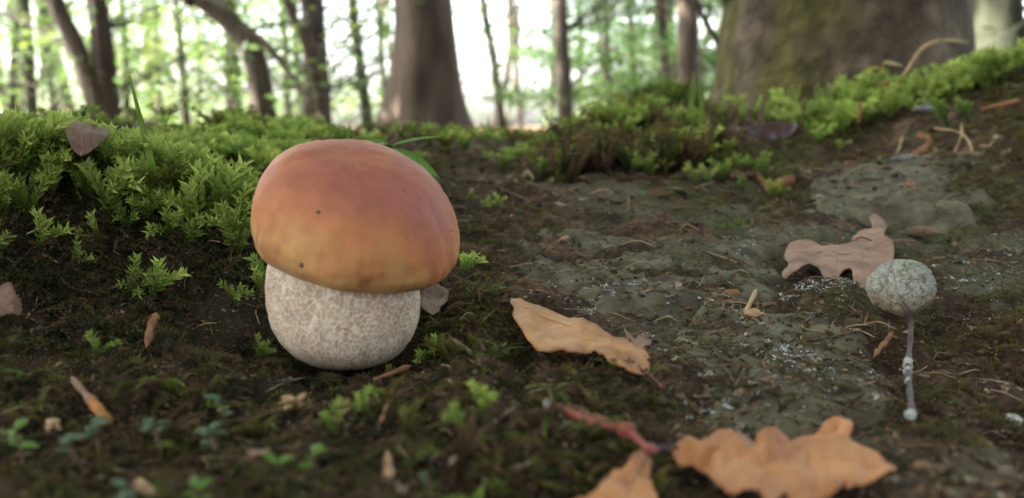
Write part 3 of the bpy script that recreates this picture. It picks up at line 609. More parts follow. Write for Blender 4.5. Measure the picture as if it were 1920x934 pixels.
for px, py, n, l, wd, mk, lb in [
    (552, 760, 7, 34, 20, 'tan_leaflet', 'withered plant of tan paddle leaves below the mushroom'),
    (640, 775, 5, 26, 15, 'tan_leaflet', 'smaller withered tan plant beside the larger withered one'),
    (415, 762, 4, 30, 20, 'seedling_dark', 'dull green seedling with a pale bleached leaf'),
    (395, 815, 5, 34, 20, 'seedling_dark', 'blue green seedling on dark moss'),
    (585, 862, 5, 38, 26, 'seedling', 'brightest small round leaved green plant in the foreground moss'),
    (520, 870, 5, 34, 22, 'seedling', 'round leaved green plant beside a tan scrap'),
    (175, 808, 5, 36, 24, 'seedling_dark', 'seedling with rounded dull leaves beside the orange ended twig'),
    (130, 830, 4, 32, 24, 'seedling_dark', 'dark seedling with two broad leaves under the orange ended twig'),
    (30, 815, 5, 40, 26, 'seedling', 'green leafy plant beside the dark soil hollow'),
    (290, 805, 4, 30, 20, 'seedling_dark', 'bluish dark seedling in the shaded foreground'),
    (370, 920, 5, 36, 20, 'seedling', 'green seedling with narrow leaves in the foreground moss'),
    (235, 925, 5, 46, 30, 'seedling_dark', 'broad olive leaved plant in the foreground moss'),
    (800, 890, 4, 26, 14, 'seedling_dark', 'tiny dark green plant below the mushroom'),
    (1165, 700, 5, 20, 11, 'seedling_dark', 'tiny leafy sprig under the curled beech leaf edge'),
    (1240, 740, 4, 22, 13, 'seedling_dark', 'tiny green plant at the tip of the beech leaf stalk')]:
    rosette('seedling', px, py, n, l, wd, M[mk], lb, group=g1, lift=.022 if mk == 'tan_leaflet' else .014, up=.6 if mk == 'tan_leaflet' else .35)
for px, py, wd, hg, mk, lb in [(485, 846, 46, 22, 'grey_oak', 'small curved brown leaf scrap lying on foreground moss'), (275, 918, 40, 34, 'tan_leaflet', 'pale tan leaf scrap in the foreground moss'), (96, 790, 26, 16, 'tan_leaflet', 'little cream coloured leaf scrap near the orange ended twig'), (728, 872, 22, 34, 'tan_leaflet', 'pointed tan leaf scrap in foreground moss'), (1000, 330, 30, 16, 'grey_oak', 'brown leaf flake on bare earth of the saddle'), (20, 565, 40, 60, 'brown_leaf', 'dull mauve brown leaf scrap on the dark soil bank'), (1055, 452, 22, 12, 'orange_chip', 'small reddish leaf flake on the slab')]:
    a = np.linspace(0, 2 * np.pi, 9)[:-1]; rr_ = 1 + .6 * rng.uniform(-1, 1, 8); out = [(px + wd / 2 * r * math.cos(t), py + hg / 2 * r * math.sin(t)) for t, r in zip(a, rr_)]
    traced_leaf('leaf_scrap', out, [(px - wd / 2, py, .012), (px + wd / 2, py, .011), (px, py - hg / 2, .010), (px, py + hg / 2, .014), (px, py, .016)], M[mk], lb, ribs=[[(px - wd * .45, py + hg * .1), (px, py), (px + wd * .45, py - hg * .15)], [(px, py), (px + wd * .1, py + hg * .3)]], rib_m=M['vein_dark'], step=4, jag=1.8, ripple=.0022)

# ------------------------------------------------------------------ moss: feathery sprigs and low carpets
def leaflet(p, d, n, L_, W_, fold=.15):
    d = d / np.linalg.norm(d); s = np.cross(n, d); s /= np.linalg.norm(s) + 1e-9; u = np.cross(d, s)
    return [p, p + d * L_ * .45 + s * W_ / 2 + u * fold * W_, p + d * L_ - u * .12 * L_, p + d * L_ * .45 - s * W_ / 2 + u * fold * W_]
def frond(path, n, L_, W_, ranks=2, r=random, tuft=False):
    """a curved stem with pointed leaflets; returns quads and a 0..1 position along the stem"""
    path = spline(path, 14); V = []; T = []
    tg = np.gradient(path, axis=0); tg /= np.linalg.norm(tg, axis=1)[:, None]
    for i in range(n):
        t = (i + .5) / n; k = t * 13; a = int(k); p = path[a] + (path[min(a + 1, 13)] - path[a]) * (k - a); d = tg[a]
        up = np.array([0, 0, 1.]); s = np.cross(d, up); s /= np.linalg.norm(s) + 1e-9; nrm = np.cross(s, d)
        env = (.55 + .45 * math.sin(math.pi * min(1, t * 1.15) ** .9)) * (1 - .45 * t ** 3)
        if tuft: env = .45 + .55 * min(1, t * 1.5); 
        for q in range(ranks):
            an = q * 2 * math.pi / ranks + (i * 1.1 if ranks > 2 else 0) + r.uniform(-.2, .2)
            sd_ = s * math.cos(an) + nrm * math.sin(an)
            dr = sd_ * r.uniform(.7, .95) + d * r.uniform(.75, 1.1) + nrm * r.uniform(.0, .25)
            V += leaflet(p, dr, nrm if ranks == 2 else np.cross(dr, d) + .01, L_ * env * r.uniform(.8, 1.15), W_ * env); T += [t, t, t + .12, t]
    for q in (0, 1):   # terminal leaflets and the stem itself
        V += leaflet(path[-1] - tg[-1] * L_ * .2, tg[-1] + .2 * np.array([r.uniform(-1, 1), r.uniform(-1, 1), 0]), np.array([.3 * q, .2, 1.]), L_ * .6, W_ * .7); T += [1, 1, 1.1, 1]
    for i in range(0, 12, 3):
        s = np.cross(tg[i], [0, 0, 1.]); s = s / (np.linalg.norm(s) + 1e-9) * W_ * .16
        V += [path[i] - s, path[i] + s, path[i + 3] + s, path[i + 3] - s]; T += [i / 13 * .8] * 4
    return np.array(V), np.clip(np.array(T), 0, 1)
def proto(kind, seed):
    r = random.Random(seed); VV = []; TT = []
    if kind == 'feather':       # arched fronds spreading from one base
        for f in range(r.choice((3, 4, 5))):
            a = r.uniform(0, 2 * math.pi); l = r.uniform(.75, 1.1); c, s = math.cos(a), math.sin(a); ou = r.uniform(.35, .75)
            pth = np.array([(0, 0, 0), (c * l * .15, s * l * .15, l * .38), (c * l * ou * .7, s * l * ou * .7, l * .68), (c * l * ou * 1.35, s * l * ou * 1.35, l * r.uniform(.62, .85))])
            v, t = frond(pth, 21, .20 * l, .072 * l, 2, r); VV.append(v); TT.append(t)
    elif kind == 'tuft':        # short leafy shoots with broad light tips
        for f in range(r.choice((5, 6, 7))):
            a = r.uniform(0, 2 * math.pi); l = r.uniform(.6, 1.0); c, s = math.cos(a), math.sin(a); ou = r.uniform(.15, .75)
            pth = np.array([(0, 0, 0), (c * l * .2 * ou, s * l * .2 * ou, l * .4), (c * l * ou * .6, s * l * ou * .6, l * .72), (c * l * ou, s * l * ou, l * r.uniform(.8, .98))])
            v, t = frond(pth, 9, .24 * l, .082 * l, 3, r, True); VV.append(v); TT.append(t)
    elif kind == 'bottle':      # upright bushy shoots
        for f in range(r.choice((2, 3))):
            a = r.uniform(0, 2 * math.pi); l = r.uniform(.75, 1.05); c, s = math.cos(a), math.sin(a); ou = r.uniform(.1, .3)
            pth = np.array([(c * .12, s * .12, 0), (c * l * ou * .4, s * l * ou * .4, l * .4), (c * l * ou, s * l * ou, l * .95)])
            v, t = frond(pth, 10, .19 * l, .085 * l, 5, r); VV.append(v); TT.append(t)
    else:                       # creeping tangled strand
        a = r.uniform(0, 2 * math.pi); c, s = math.cos(a), math.sin(a)
        pth = np.array([(-c * .5, -s * .5, .02), (-c * .15 + s * .12, -s * .15 - c * .12, r.uniform(.15, .3)), (c * .25, s * .25, r.uniform(.2, .4)), (c * .6 - s * .2, s * .6 + c * .2, r.uniform(.1, .45))])
        v, t = frond(pth, 10, .20, .08, 3, r); VV.append(v); TT.append(t)
    return np.concatenate(VV), np.concatenate(TT)
PR = {k: [proto(k, 100 * i + j) for j in range(6)] for i, k in enumerate(('feather', 'bottle', 'creep', 'tuft'))}
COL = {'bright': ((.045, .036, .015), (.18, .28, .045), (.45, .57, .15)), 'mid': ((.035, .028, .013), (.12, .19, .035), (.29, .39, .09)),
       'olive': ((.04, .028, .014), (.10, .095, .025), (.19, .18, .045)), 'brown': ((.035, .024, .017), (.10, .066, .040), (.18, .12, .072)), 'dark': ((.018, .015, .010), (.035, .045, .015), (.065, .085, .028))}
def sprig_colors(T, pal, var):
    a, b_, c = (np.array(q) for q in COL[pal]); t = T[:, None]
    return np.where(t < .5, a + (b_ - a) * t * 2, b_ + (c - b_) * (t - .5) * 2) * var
def crest_limit(p):
    # moss on the bank crest stays as low as the skyline of the bank: its height above the ground there, in metres
    px, py = proj(p[:, 0], p[:, 1], p[:, 2]); vt = np.interp(px, [-400, 110, 170, 300, 420, 480, 640], [212, 214, 238, 258, 300, 330, 250])
    d = p[:, 1] / FPX; return np.clip((py - vt) * d / 1.1, .006, .034)
def place_sprigs(name, pts, kind, pal, size, tilt=.35, label=None, lean=None, cat='moss', group=None, limit=False):
    """pts (n,3); pal a list of (palette, weight); one stuff mesh"""
    n = len(pts); Vs = []; Cs = []
    names = [p for p, _ in pal]; wts = np.array([q for _, q in pal]); wts = wts / wts.sum()
    ks = rng.integers(0, len(PR[kind]), n); az = rng.random(n) * 2 * np.pi; sz = size * rng.uniform(.6, 1.3, n); tx = rng.normal(0, tilt, n); ty = rng.normal(0, tilt, n); pc = rng.choice(len(names), n, p=wts); hv = rng.uniform(.75, 1.25, (n, 3)) * np.array([1, 1, 1]); br = rng.uniform(.7, 1.25, n)
    if limit: sz = np.minimum(sz, crest_limit(pts))
    if lean is not None: tx = tx + lean[0]; ty = ty + lean[1]
    for k in range(len(PR[kind])):
        v0, t0 = PR[kind][k]
        for p in range(len(names)):
            m_ = np.where((ks == k) & (pc == p))[0]
            if not len(m_): continue
            c, s = np.cos(az[m_]), np.sin(az[m_])
            X = v0[None, :, 0] * c[:, None] - v0[None, :, 1] * s[:, None]; Y = v0[None, :, 0] * s[:, None] + v0[None, :, 1] * c[:, None]; Z = np.repeat(v0[None, :, 2], len(m_), 0)
            X = X + Z * tx[m_][:, None]; Y = Y + Z * ty[m_][:, None]
            W = np.stack([X, Y, Z], -1) * sz[m_][:, None, None] + pts[m_][:, None, :]
            Vs.append(W.reshape(-1, 3)); cc_ = sprig_colors(t0, names[p], 1.0)
            Cs.append((cc_[None] * br[m_][:, None, None] * (1 + (hv[m_] - 1) * .35)[:, None, :]).reshape(-1, 3))
    V = np.concatenate(Vs); C_ = np.concatenate(Cs); F = np.arange(len(V)).reshape(-1, 4)
    o = link(name, np_mesh(name, V, F, C_, False), M['moss']); tag(o, label, cat, group, 'stuff'); return o
def px_points(poly, n, sink=.001, jitter=.004, mask=None):
    poly = np.array(poly, float); mn, mx_ = poly.min(0), poly.max(0); q = rng.random((n * 6, 2)) * (mx_ - mn) + mn; q = q[inside(poly, q[:, 0], q[:, 1])][:n]
    Y = hit(q[:, 0], q[:, 1]); ok = np.isfinite(Y); W = P(q[ok, 0], q[ok, 1], Y[ok]); W[:, :2] += rng.normal(0, jitter, (len(W), 2))
    if mask is not None: W = W[mask(W)]
    W[:, 2] = surf(W[:, 0], W[:, 1]) - sink; return W
def xy_points(x0, x1, y0, y1, n, sink=.001, mask=None):
    W = np.c_[rng.uniform(x0, x1, n), rng.uniform(y0, y1, n), np.zeros(n)]
    if mask is not None: W = W[mask(W)]
    W[:, 2] = surf(W[:, 0], W[:, 1]) - sink; return W
def off_mush(W, r=.024): return np.hypot(W[:, 0] - mc[0], W[:, 1] - mc[1]) > r
def clump(sc, thr, s): return lambda W: (fbm(W[:, 0] / sc, W[:, 1] / sc, o=3, s=s) > thr) & off_mush(W)
# the bank beside the mushroom
bank_top = [(-40, 225), (120, 225), (260, 262), (420, 300), (480, 330), (480, 440), (400, 460), (330, 420), (230, 400), (120, 410), (0, 420), (-40, 420)]
bank_low = [(-40, 420), (130, 400), (330, 430), (500, 420), (500, 640), (380, 700), (200, 690), (-40, 640)]
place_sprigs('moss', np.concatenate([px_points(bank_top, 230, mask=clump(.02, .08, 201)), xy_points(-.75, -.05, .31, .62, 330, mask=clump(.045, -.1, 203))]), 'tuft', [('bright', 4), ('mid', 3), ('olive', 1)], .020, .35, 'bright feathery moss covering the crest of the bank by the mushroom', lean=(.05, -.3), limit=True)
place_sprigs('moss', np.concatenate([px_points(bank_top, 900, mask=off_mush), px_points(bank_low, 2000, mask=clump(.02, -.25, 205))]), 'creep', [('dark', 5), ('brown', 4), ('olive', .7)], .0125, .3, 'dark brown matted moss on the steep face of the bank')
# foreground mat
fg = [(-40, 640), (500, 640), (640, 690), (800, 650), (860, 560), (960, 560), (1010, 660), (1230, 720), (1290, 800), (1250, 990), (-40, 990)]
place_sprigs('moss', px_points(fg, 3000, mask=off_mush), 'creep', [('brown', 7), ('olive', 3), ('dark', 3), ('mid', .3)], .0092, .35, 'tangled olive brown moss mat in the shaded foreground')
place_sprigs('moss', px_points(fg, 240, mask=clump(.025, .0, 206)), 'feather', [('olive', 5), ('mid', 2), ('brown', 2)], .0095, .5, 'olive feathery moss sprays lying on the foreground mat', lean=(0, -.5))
# beside the stem, thin olive moss between slabs
mid_ = [(780, 500), (880, 400), (1000, 380), (1060, 420), (960, 520), (960, 600), (1040, 690), (880, 700), (800, 640)]
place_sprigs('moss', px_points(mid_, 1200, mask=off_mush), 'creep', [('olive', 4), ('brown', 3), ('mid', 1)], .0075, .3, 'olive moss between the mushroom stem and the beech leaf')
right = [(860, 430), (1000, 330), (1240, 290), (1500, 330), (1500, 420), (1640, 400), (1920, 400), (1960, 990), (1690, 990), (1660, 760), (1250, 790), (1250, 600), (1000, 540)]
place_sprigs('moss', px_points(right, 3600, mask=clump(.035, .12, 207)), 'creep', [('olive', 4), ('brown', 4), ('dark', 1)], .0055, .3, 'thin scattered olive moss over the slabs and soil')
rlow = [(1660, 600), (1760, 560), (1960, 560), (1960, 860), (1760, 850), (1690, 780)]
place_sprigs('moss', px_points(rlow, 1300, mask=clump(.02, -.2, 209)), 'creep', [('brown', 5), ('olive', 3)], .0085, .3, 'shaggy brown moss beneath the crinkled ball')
ledge = [(1240, 290), (1420, 260), (1520, 310), (1500, 420), (1330, 420), (1220, 360)]
place_sprigs('moss', px_points(ledge, 900, mask=clump(.03, -.1, 211)), 'creep', [('olive', 4), ('mid', 3), ('brown', 2)], .009, .3, 'yellow olive moss around the sticks on the slope')
rledge = [(1740, 330), (1800, 230), (1960, 180), (1960, 420), (1840, 410), (1800, 400)]
place_sprigs('moss', px_points(rledge, 1100, mask=clump(.03, -.3, 213)), 'creep', [('olive', 5), ('brown', 3)], .010, .3, 'brownish moss on the ledge beside the boulder')
an_ = rng.random(110) * 2 * np.pi; rd_ = rng.uniform(.021, .033, 110); W_ = np.c_[mc[0] + rd_ * np.cos(an_), mc[1] + rd_ * np.sin(an_), 0 * an_]; W_[:, 2] = h(W_[:, 0], W_[:, 1])
place_sprigs('moss', W_, 'creep', [('brown', 5), ('olive', 3), ('dark', 3)], .0085, .5, 'dark moss strands crowding the foot of the mushroom stem')
# the rise below the trunk
rise = [(1480, 270), (1530, 235), (1600, 190), (1680, 160), (1800, 120), (1960, 80), (1960, 190), (1800, 200), (1680, 215), (1600, 250), (1520, 285)]
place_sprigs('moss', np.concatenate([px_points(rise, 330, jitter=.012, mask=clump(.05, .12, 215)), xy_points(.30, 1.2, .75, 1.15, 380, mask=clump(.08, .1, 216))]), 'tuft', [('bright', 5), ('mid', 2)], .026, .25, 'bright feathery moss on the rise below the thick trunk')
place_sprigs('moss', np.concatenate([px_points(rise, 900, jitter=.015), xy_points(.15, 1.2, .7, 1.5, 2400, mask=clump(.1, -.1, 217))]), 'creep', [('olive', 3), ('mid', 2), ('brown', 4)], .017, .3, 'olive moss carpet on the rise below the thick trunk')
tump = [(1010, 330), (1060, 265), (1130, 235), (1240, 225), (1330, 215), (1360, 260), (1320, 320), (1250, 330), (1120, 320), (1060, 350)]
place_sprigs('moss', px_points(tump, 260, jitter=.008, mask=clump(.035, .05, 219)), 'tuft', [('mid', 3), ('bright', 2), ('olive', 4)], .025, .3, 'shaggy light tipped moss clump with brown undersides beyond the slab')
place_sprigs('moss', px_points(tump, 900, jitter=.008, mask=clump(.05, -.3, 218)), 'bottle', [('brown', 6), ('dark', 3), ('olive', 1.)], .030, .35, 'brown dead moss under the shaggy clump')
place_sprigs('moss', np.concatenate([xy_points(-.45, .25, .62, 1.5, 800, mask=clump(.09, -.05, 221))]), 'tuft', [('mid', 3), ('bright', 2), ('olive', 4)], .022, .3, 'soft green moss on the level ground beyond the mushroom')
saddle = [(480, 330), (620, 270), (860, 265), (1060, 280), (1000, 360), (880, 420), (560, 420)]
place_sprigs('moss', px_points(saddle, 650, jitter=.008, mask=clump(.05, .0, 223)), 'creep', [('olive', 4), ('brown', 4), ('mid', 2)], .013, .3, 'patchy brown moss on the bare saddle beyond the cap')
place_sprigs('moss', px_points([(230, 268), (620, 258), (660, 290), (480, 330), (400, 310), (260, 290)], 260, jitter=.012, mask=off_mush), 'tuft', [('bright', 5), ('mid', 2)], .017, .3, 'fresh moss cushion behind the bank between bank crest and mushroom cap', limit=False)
# single sprigs that can be picked out
SP = {}
for kd_ in ('feather', 'bottle', 'tuft'):
    for pal in ('bright', 'mid', 'olive'):
        for j in range(4):
            v0, t0 = PR[kd_][j]; var = random.uniform(.85, 1.15)
            me = np_mesh('moss_sprig', v0, np.arange(len(v0)).reshape(-1, 4), sprig_colors(t0, pal, var), False); me.materials.append(M['moss']); SP[kd_, pal, j] = me
def sprig(p, size, kd_, pal, label, group, lean=(0, 0)):
    o = bpy.data.objects.new('moss_sprig', SP[kd_, pal, random.randrange(4)]); col.objects.link(o); o.location = Vector(p)
    o.scale = (size,) * 3; o.rotation_euler = (lean[0] + random.gauss(0, .2), lean[1] + random.gauss(0, .2), random.uniform(0, 6.28)); tag(o, label, 'moss', group)
LANDS = {'bank': [(160, 262, 'beside the standing brown leaf'), (262, 262, 'at the foot of the tall grass blade'), (455, 385, 'against the mushroom cap'), (40, 290, 'on the shaded end of the bank'), (350, 345, 'on the overhanging edge of the bank'), (225, 320, 'on the middle of the bank crest'), (110, 350, 'above the dark hollow of the bank')],
 'rise': [(1745, 205, 'around the bluish crusted stone'), (1690, 160, 'beside the rusty bark strip'), (1660, 130, 'under the olive yellow leaf cluster'), (1790, 130, 'under the stalk with one yellow leaf'), (1530, 245, 'next to the dark red leaf'), (1611, 210, 'by the upright brown stub'), (1880, 130, 'before the stout grey green trunk')],
 'tump': [(1060, 280, 'on the bare saddle end of the shaggy clump'), (1130, 255, 'on the middle of the shaggy clump'), (1230, 240, 'on the shaggy clump below the grass pair')],
 'foot': [(1380, 235, 'at the oak foot above the dark red leaf'), (1480, 215, 'at the middle of the oak foot'), (1590, 175, 'at the oak foot by the yellow leaves')],
 'face': [(230, 535, 'beside the red brown splinter'), (455, 535, 'close to the mushroom stem'), (210, 420, 'below the mossy bank edge'), (400, 430, 'below the overhang by the cap'), (60, 410, 'on the bare end of the dark bank')],
 'round': [(490, 600, 'tucked beside the stem foot'), (185, 695, 'above the orange ended twig'), (840, 590, 'between the stem and the beech leaf'), (650, 830, 'near the withered tan plants'), (880, 850, 'on the mat before the red twig'), (915, 418, 'at the edge of the slab behind the cap')]}
def land_label(p, size, mid, pal, kind, noun):
    px, py = proj(p[0], p[1], p[2]); k = min(LANDS[kind], key=lambda q: (q[0] - px) ** 2 + (q[1] - py) ** 2)
    return '%s %s %s %s' % ('large' if size > mid * .85 else 'small', {'bright': 'yellow green', 'mid': 'deep green', 'olive': 'dull olive'}[pal], noun, k[2])
def bank_label(p, size, pal): return land_label(p, size, .0275, pal, 'bank', 'feathery moss sprig')
def mark(p, size, kd_, pal, mid, kind, noun, group, lean=(0, 0)): sprig(p, size, kd_, pal, land_label(p, size, mid, pal, kind, noun), group, lean)
gA = 'feathery moss sprigs on the bank by the mushroom'
for p in px_points([(-20, 240), (130, 235), (270, 275), (420, 310), (470, 345), (470, 430), (380, 450), (300, 400), (150, 365), (-20, 380)], 84, sink=0):
    sz = min(random.uniform(.022, .033), float(crest_limit(p[None])[0])); pl = random.choice(('bright', 'bright', 'mid')); sprig(p + np.array([0, 0, .003]), sz, 'tuft', pl, bank_label(p, sz, pl), gA, (.35, 0))
for a, b_, s in [(275, 540, .014), (240, 530, .013), (440, 455, .016), (385, 455, .016), (350, 470, .013), (140, 440, .013), (20, 430, .016), (465, 430, .017), (120, 480, .010), (430, 545, .011), (480, 525, .010), (205, 440, .013), (180, 395, .012), (235, 420, .012), (330, 440, .012), (410, 420, .014), (470, 470, .011), (60, 470, .014), (90, 400, .014), (40, 360, .018)]:
    mark(ground_at(a, b_), s * 1.35, 'tuft', random.choice(('bright', 'mid')), .0165, 'face', 'single moss sprig', 'moss sprigs on the dark bank face', (.6, 0))
for a, b_, s in [(478, 668, .008), (185, 695, .008), (500, 545, .008), (860, 528, .012), (815, 655, .010), (840, 650, .009), (640, 840, .008), (900, 840, .009), (880, 870, .009), (780, 850, .008), (700, 810, .008), (930, 420, .009), (905, 415, .008)]:
    mark(ground_at(a, b_) + np.array([0, -.002, .003]), s * 1.2, 'tuft', random.choice(('bright', 'mid', 'olive')), .0102, 'round', 'lone moss sprig', 'moss sprigs around the mushroom', (.5, 0))
for p in px_points([(1500, 270), (1560, 220), (1640, 180), (1760, 140), (1920, 100), (1920, 170), (1700, 205), (1600, 250)], 70, sink=0, jitter=.012): mark(p, random.uniform(.026, .042), 'tuft', random.choice(('bright', 'bright', 'mid')), .040, 'rise', 'fresh moss sprig', 'moss sprigs below the trunk', (.2, 0))
for p in px_points([(1350, 250), (1420, 215), (1560, 180), (1600, 160), (1600, 200), (1480, 235), (1400, 250)], 26, sink=0, jitter=.015): mark(p, random.uniform(.026, .04), 'bottle', random.choice(('bright', 'mid')), .033, 'foot', 'upright moss shoot', 'moss shoots at the trunk foot')
for p in px_points([(1040, 290), (1080, 262), (1150, 245), (1240, 235), (1240, 260), (1130, 285)], 36, sink=0, jitter=.01): mark(p + np.array([0, 0, .008]), random.uniform(.022, .036), 'tuft', random.choice(('bright', 'mid', 'olive')), .034, 'tump', 'light tipped moss shoot', 'moss shoots on the shaggy clump')

# ------------------------------------------------------------------ crumbs of soil and litter, lichen flecks
def crumb_proto(seed):
    r = np.random.default_rng(seed); v = np.array([(1, 0, 0), (-1, 0, 0), (0, 1, 0), (0, -1, 0), (0, 0, 1), (0, 0, -1)], float) * r.uniform(.5, 1.2, (6, 1)) + r.normal(0, .15, (6, 3))
    return v, np.array([(0, 2, 4), (2, 1, 4), (1, 3, 4), (3, 0, 4), (2, 0, 5), (1, 2, 5), (3, 1, 5), (0, 3, 5)])
CR = [crumb_proto(i) for i in range(8)]
def crumbs(name, pts, size, cols, label, m, cat, flat=(1, 1, .6), needles=0., sd=.45):
    n = len(pts); Vs = []; Fs = []; Cs = []; off = 0; cols = np.array(cols)
    for k in range(8):
        m_ = np.arange(n) % 8 == k; q = pts[m_]; c = len(q); v, f = CR[k]
        s = size * np.exp(rng.normal(0, sd, c)); sx = np.where(rng.random(c) < needles, rng.uniform(3, 7, c), rng.uniform(.8, 1.5, c)); sq = np.stack([sx, np.where(sx > 2.5, .45, 1), np.full(c, flat[2]) * np.where(sx > 2.5, .6, 1)], 1)
        a = rng.random(c) * 2 * np.pi; tz = rng.normal(0, .35, c)
        W = v[None] * sq[:, None, :]; X = W[..., 0] * np.cos(a)[:, None] - W[..., 1] * np.sin(a)[:, None]; Y = W[..., 0] * np.sin(a)[:, None] + W[..., 1] * np.cos(a)[:, None]; Z = W[..., 2] + W[..., 0] * tz[:, None]
        W = np.stack([X, Y, Z], -1) * s[:, None, None] + q[:, None, :]
        Vs.append(W.reshape(-1, 3)); Fs.append((f[None] + (np.arange(c) * 6)[:, None, None]).reshape(-1, 3) + off); off += c * 6
        cc_ = cols[rng.integers(0, len(cols), c)] * rng.uniform(.6, 1.3, (c, 1)); Cs.append(np.repeat(cc_, 6, 0))
    o = link(name, np_mesh(name, np.concatenate(Vs), np.concatenate(Fs), np.concatenate(Cs), False), m); return tag(o, label, cat, None, 'stuff')
allv = [(-60, 420), (480, 420), (900, 360), (1500, 300), (1960, 250), (1960, 990), (-60, 990)]
LC = [(.10, .062, .04), (.055, .036, .025), (.16, .10, .065), (.04, .03, .022), (.21, .14, .09), (.12, .10, .07), (.24, .20, .16)]
crumbs('leaf_litter', px_points(allv, 18000, sink=-.0004, jitter=.001, mask=off_mush), .00075, LC, 'brown soil crumbs, needles and litter bits over the slope', M['litter'], 'litter', needles=.22)
crumbs('leaf_litter', xy_points(-.6, .9, .55, 1.5, 6000, sink=-.001), .0028, LC, 'coarse brown litter on the ground beyond the mushroom', M['litter'], 'litter', needles=.2)
crumbs('leaf_litter', xy_points(-14, 14, 1.6, 18, 9000, sink=-.004), .028, [(.16, .10, .055), (.22, .13, .07), (.10, .07, .045), (.09, .12, .03)], 'fallen leaf litter on the distant forest floor', M['litter'], 'litter', flat=(1, 1, .25))
crumbs('leaf_litter', px_points(allv, 900, sink=-.0008, jitter=.001, mask=lambda W: off_mush(W, .034)), .0012, LC, 'larger curled brown flakes of litter scattered over the slope', M['litter'], 'litter', needles=.2, flat=(1, 1, .4), sd=.35)
# dead rootlets and stems
tv = []; tf = []; tc_ = []; o_ = 0
for p_ in px_points(allv, 420, sink=-.001, jitter=.001, mask=lambda W: off_mush(W, .036)):
    k_ = max(.6, p_[1] / .3); l_ = random.uniform(.005, .015) * k_; a_ = random.uniform(0, 6.28); b_ = a_ + random.uniform(-1, 1); up_ = random.uniform(.0, .25) * l_
    q_ = np.array([p_, p_ + np.array([math.cos(a_), math.sin(a_), 0]) * l_ * .5 + [0, 0, up_], p_ + np.array([math.cos(a_), math.sin(a_), 0]) * l_ * .5 + np.array([math.cos(b_), math.sin(b_), 0]) * l_ * .5 + [0, 0, up_ * random.uniform(-.5, 1)]])
    q_[:, 2] = np.maximum(q_[:, 2], surf(q_[:, 0], q_[:, 1]) + .0005); v_, f_ = tube_arrays(spline(q_, 6), random.uniform(.00016, .00036) * k_, 5); tv.append(v_); tf += [tuple(np.array(q) + o_) for q in f_]; o_ += len(v_)
    tc_.append(np.tile(np.array(random.choice([(.16, .105, .065), (.10, .065, .045), (.22, .16, .10), (.13, .07, .045), (.30, .24, .16)]))[None], (len(v_), 1)))
o = link('rootlets', pymesh('rootlets', np.concatenate(tv), tf, C=np.concatenate(tc_)), M['litter']); tag(o, 'tangle of dead brown rootlets over moss and slabs', 'rootlets', None, 'stuff')
LK = []
for a, b_, sx, sy, n in [(1108, 572, 14, 10, 26), (1160, 550, 45, 8, 40), (1040, 548, 30, 12, 8), (1395, 475, 20, 12, 34), (1370, 440, 18, 8, 14), (1460, 680, 22, 14, 46), (1345, 770, 40, 10, 24), (1430, 655, 40, 18, 30), (1505, 560, 22, 10, 40), (1560, 570, 24, 14, 46), (1900, 495, 40, 18, 34), (1800, 515, 50, 12, 16), (1535, 700, 14, 18, 26), (1640, 715, 12, 5, 10), (1320, 690, 60, 40, 22), (1250, 560, 90, 25, 24), (1580, 410, 8, 10, 10), (1880, 560, 50, 30, 26), (930, 410, 40, 20, 10), (1280, 590, 60, 20, 14), (695, 838, 3, 4, 3), (1120, 900, 40, 10, 6), (1820, 800, 70, 50, 14), (90, 640, 60, 10, 8), (200, 600, 120, 80, 12)]:
    q = np.c_[rng.normal(a, sx, n), rng.normal(b_, sy, n)]; Y = hit(q[:, 0], q[:, 1]); ok = np.isfinite(Y); LK.append(P(q[ok, 0], q[ok, 1], Y[ok]))
LK = np.concatenate(LK); LK[:, 2] = surf(LK[:, 0], LK[:, 1]) + .0006; LK = LK[off_mush(LK, .03)]
crumbs('lichen', np.concatenate([LK[::2] + rng.normal(0, .0010, LK[::2].shape) * np.array([1, 1, .3]) for k in range(9)]), .00036, [(.38, .43, .43), (.30, .34, .33), (.52, .56, .56)], 'white crusty lichen flecks on the slabs', M['litter'], 'lichen', sd=.45)

# ------------------------------------------------------------------ trees
def leaf_cloud(cs, rs, n, size, pal, flat=.5, seed=0):
    """n folded leaf quads spread through ellipsoids"""
    r = np.random.default_rng(seed); cs = np.asarray(cs, float); rs = np.broadcast_to(np.asarray(rs, float), cs.shape); k = r.integers(0, len(cs), n)
    d = r.normal(size=(n, 3)); d /= np.linalg.norm(d, axis=1)[:, None]; p = cs[k] + d * rs[k] * (r.random(n) ** .45)[:, None]
    u = r.normal(size=(n, 3)); u[:, 2] *= flat; u /= np.linalg.norm(u, axis=1)[:, None]; nn_ = np.c_[r.normal(0, .5, (n, 2)), np.ones(n)]; s = np.cross(nn_, u); s /= np.linalg.norm(s, axis=1)[:, None]; up = np.cross(u, s)
    L_ = size * r.uniform(.6, 1.3, n)[:, None]
    V = np.stack([p, p + u * L_ * .5 + s * L_ * .3 + up * L_ * .06, p + u * L_, p + u * L_ * .5 - s * L_ * .3 + up * L_ * .06], 1).reshape(-1, 3)
    pal = np.array(pal); c = pal[r.integers(0, len(pal), n)] * r.uniform(.75, 1.25, (n, 1)); return V, np.repeat(c, 4, 0)
GREEN = [(.09, .17, .05), (.12, .22, .055), (.15, .26, .07), (.11, .19, .07)]
YEL = [(.20, .28, .05), (.26, .32, .06), (.15, .25, .05)]
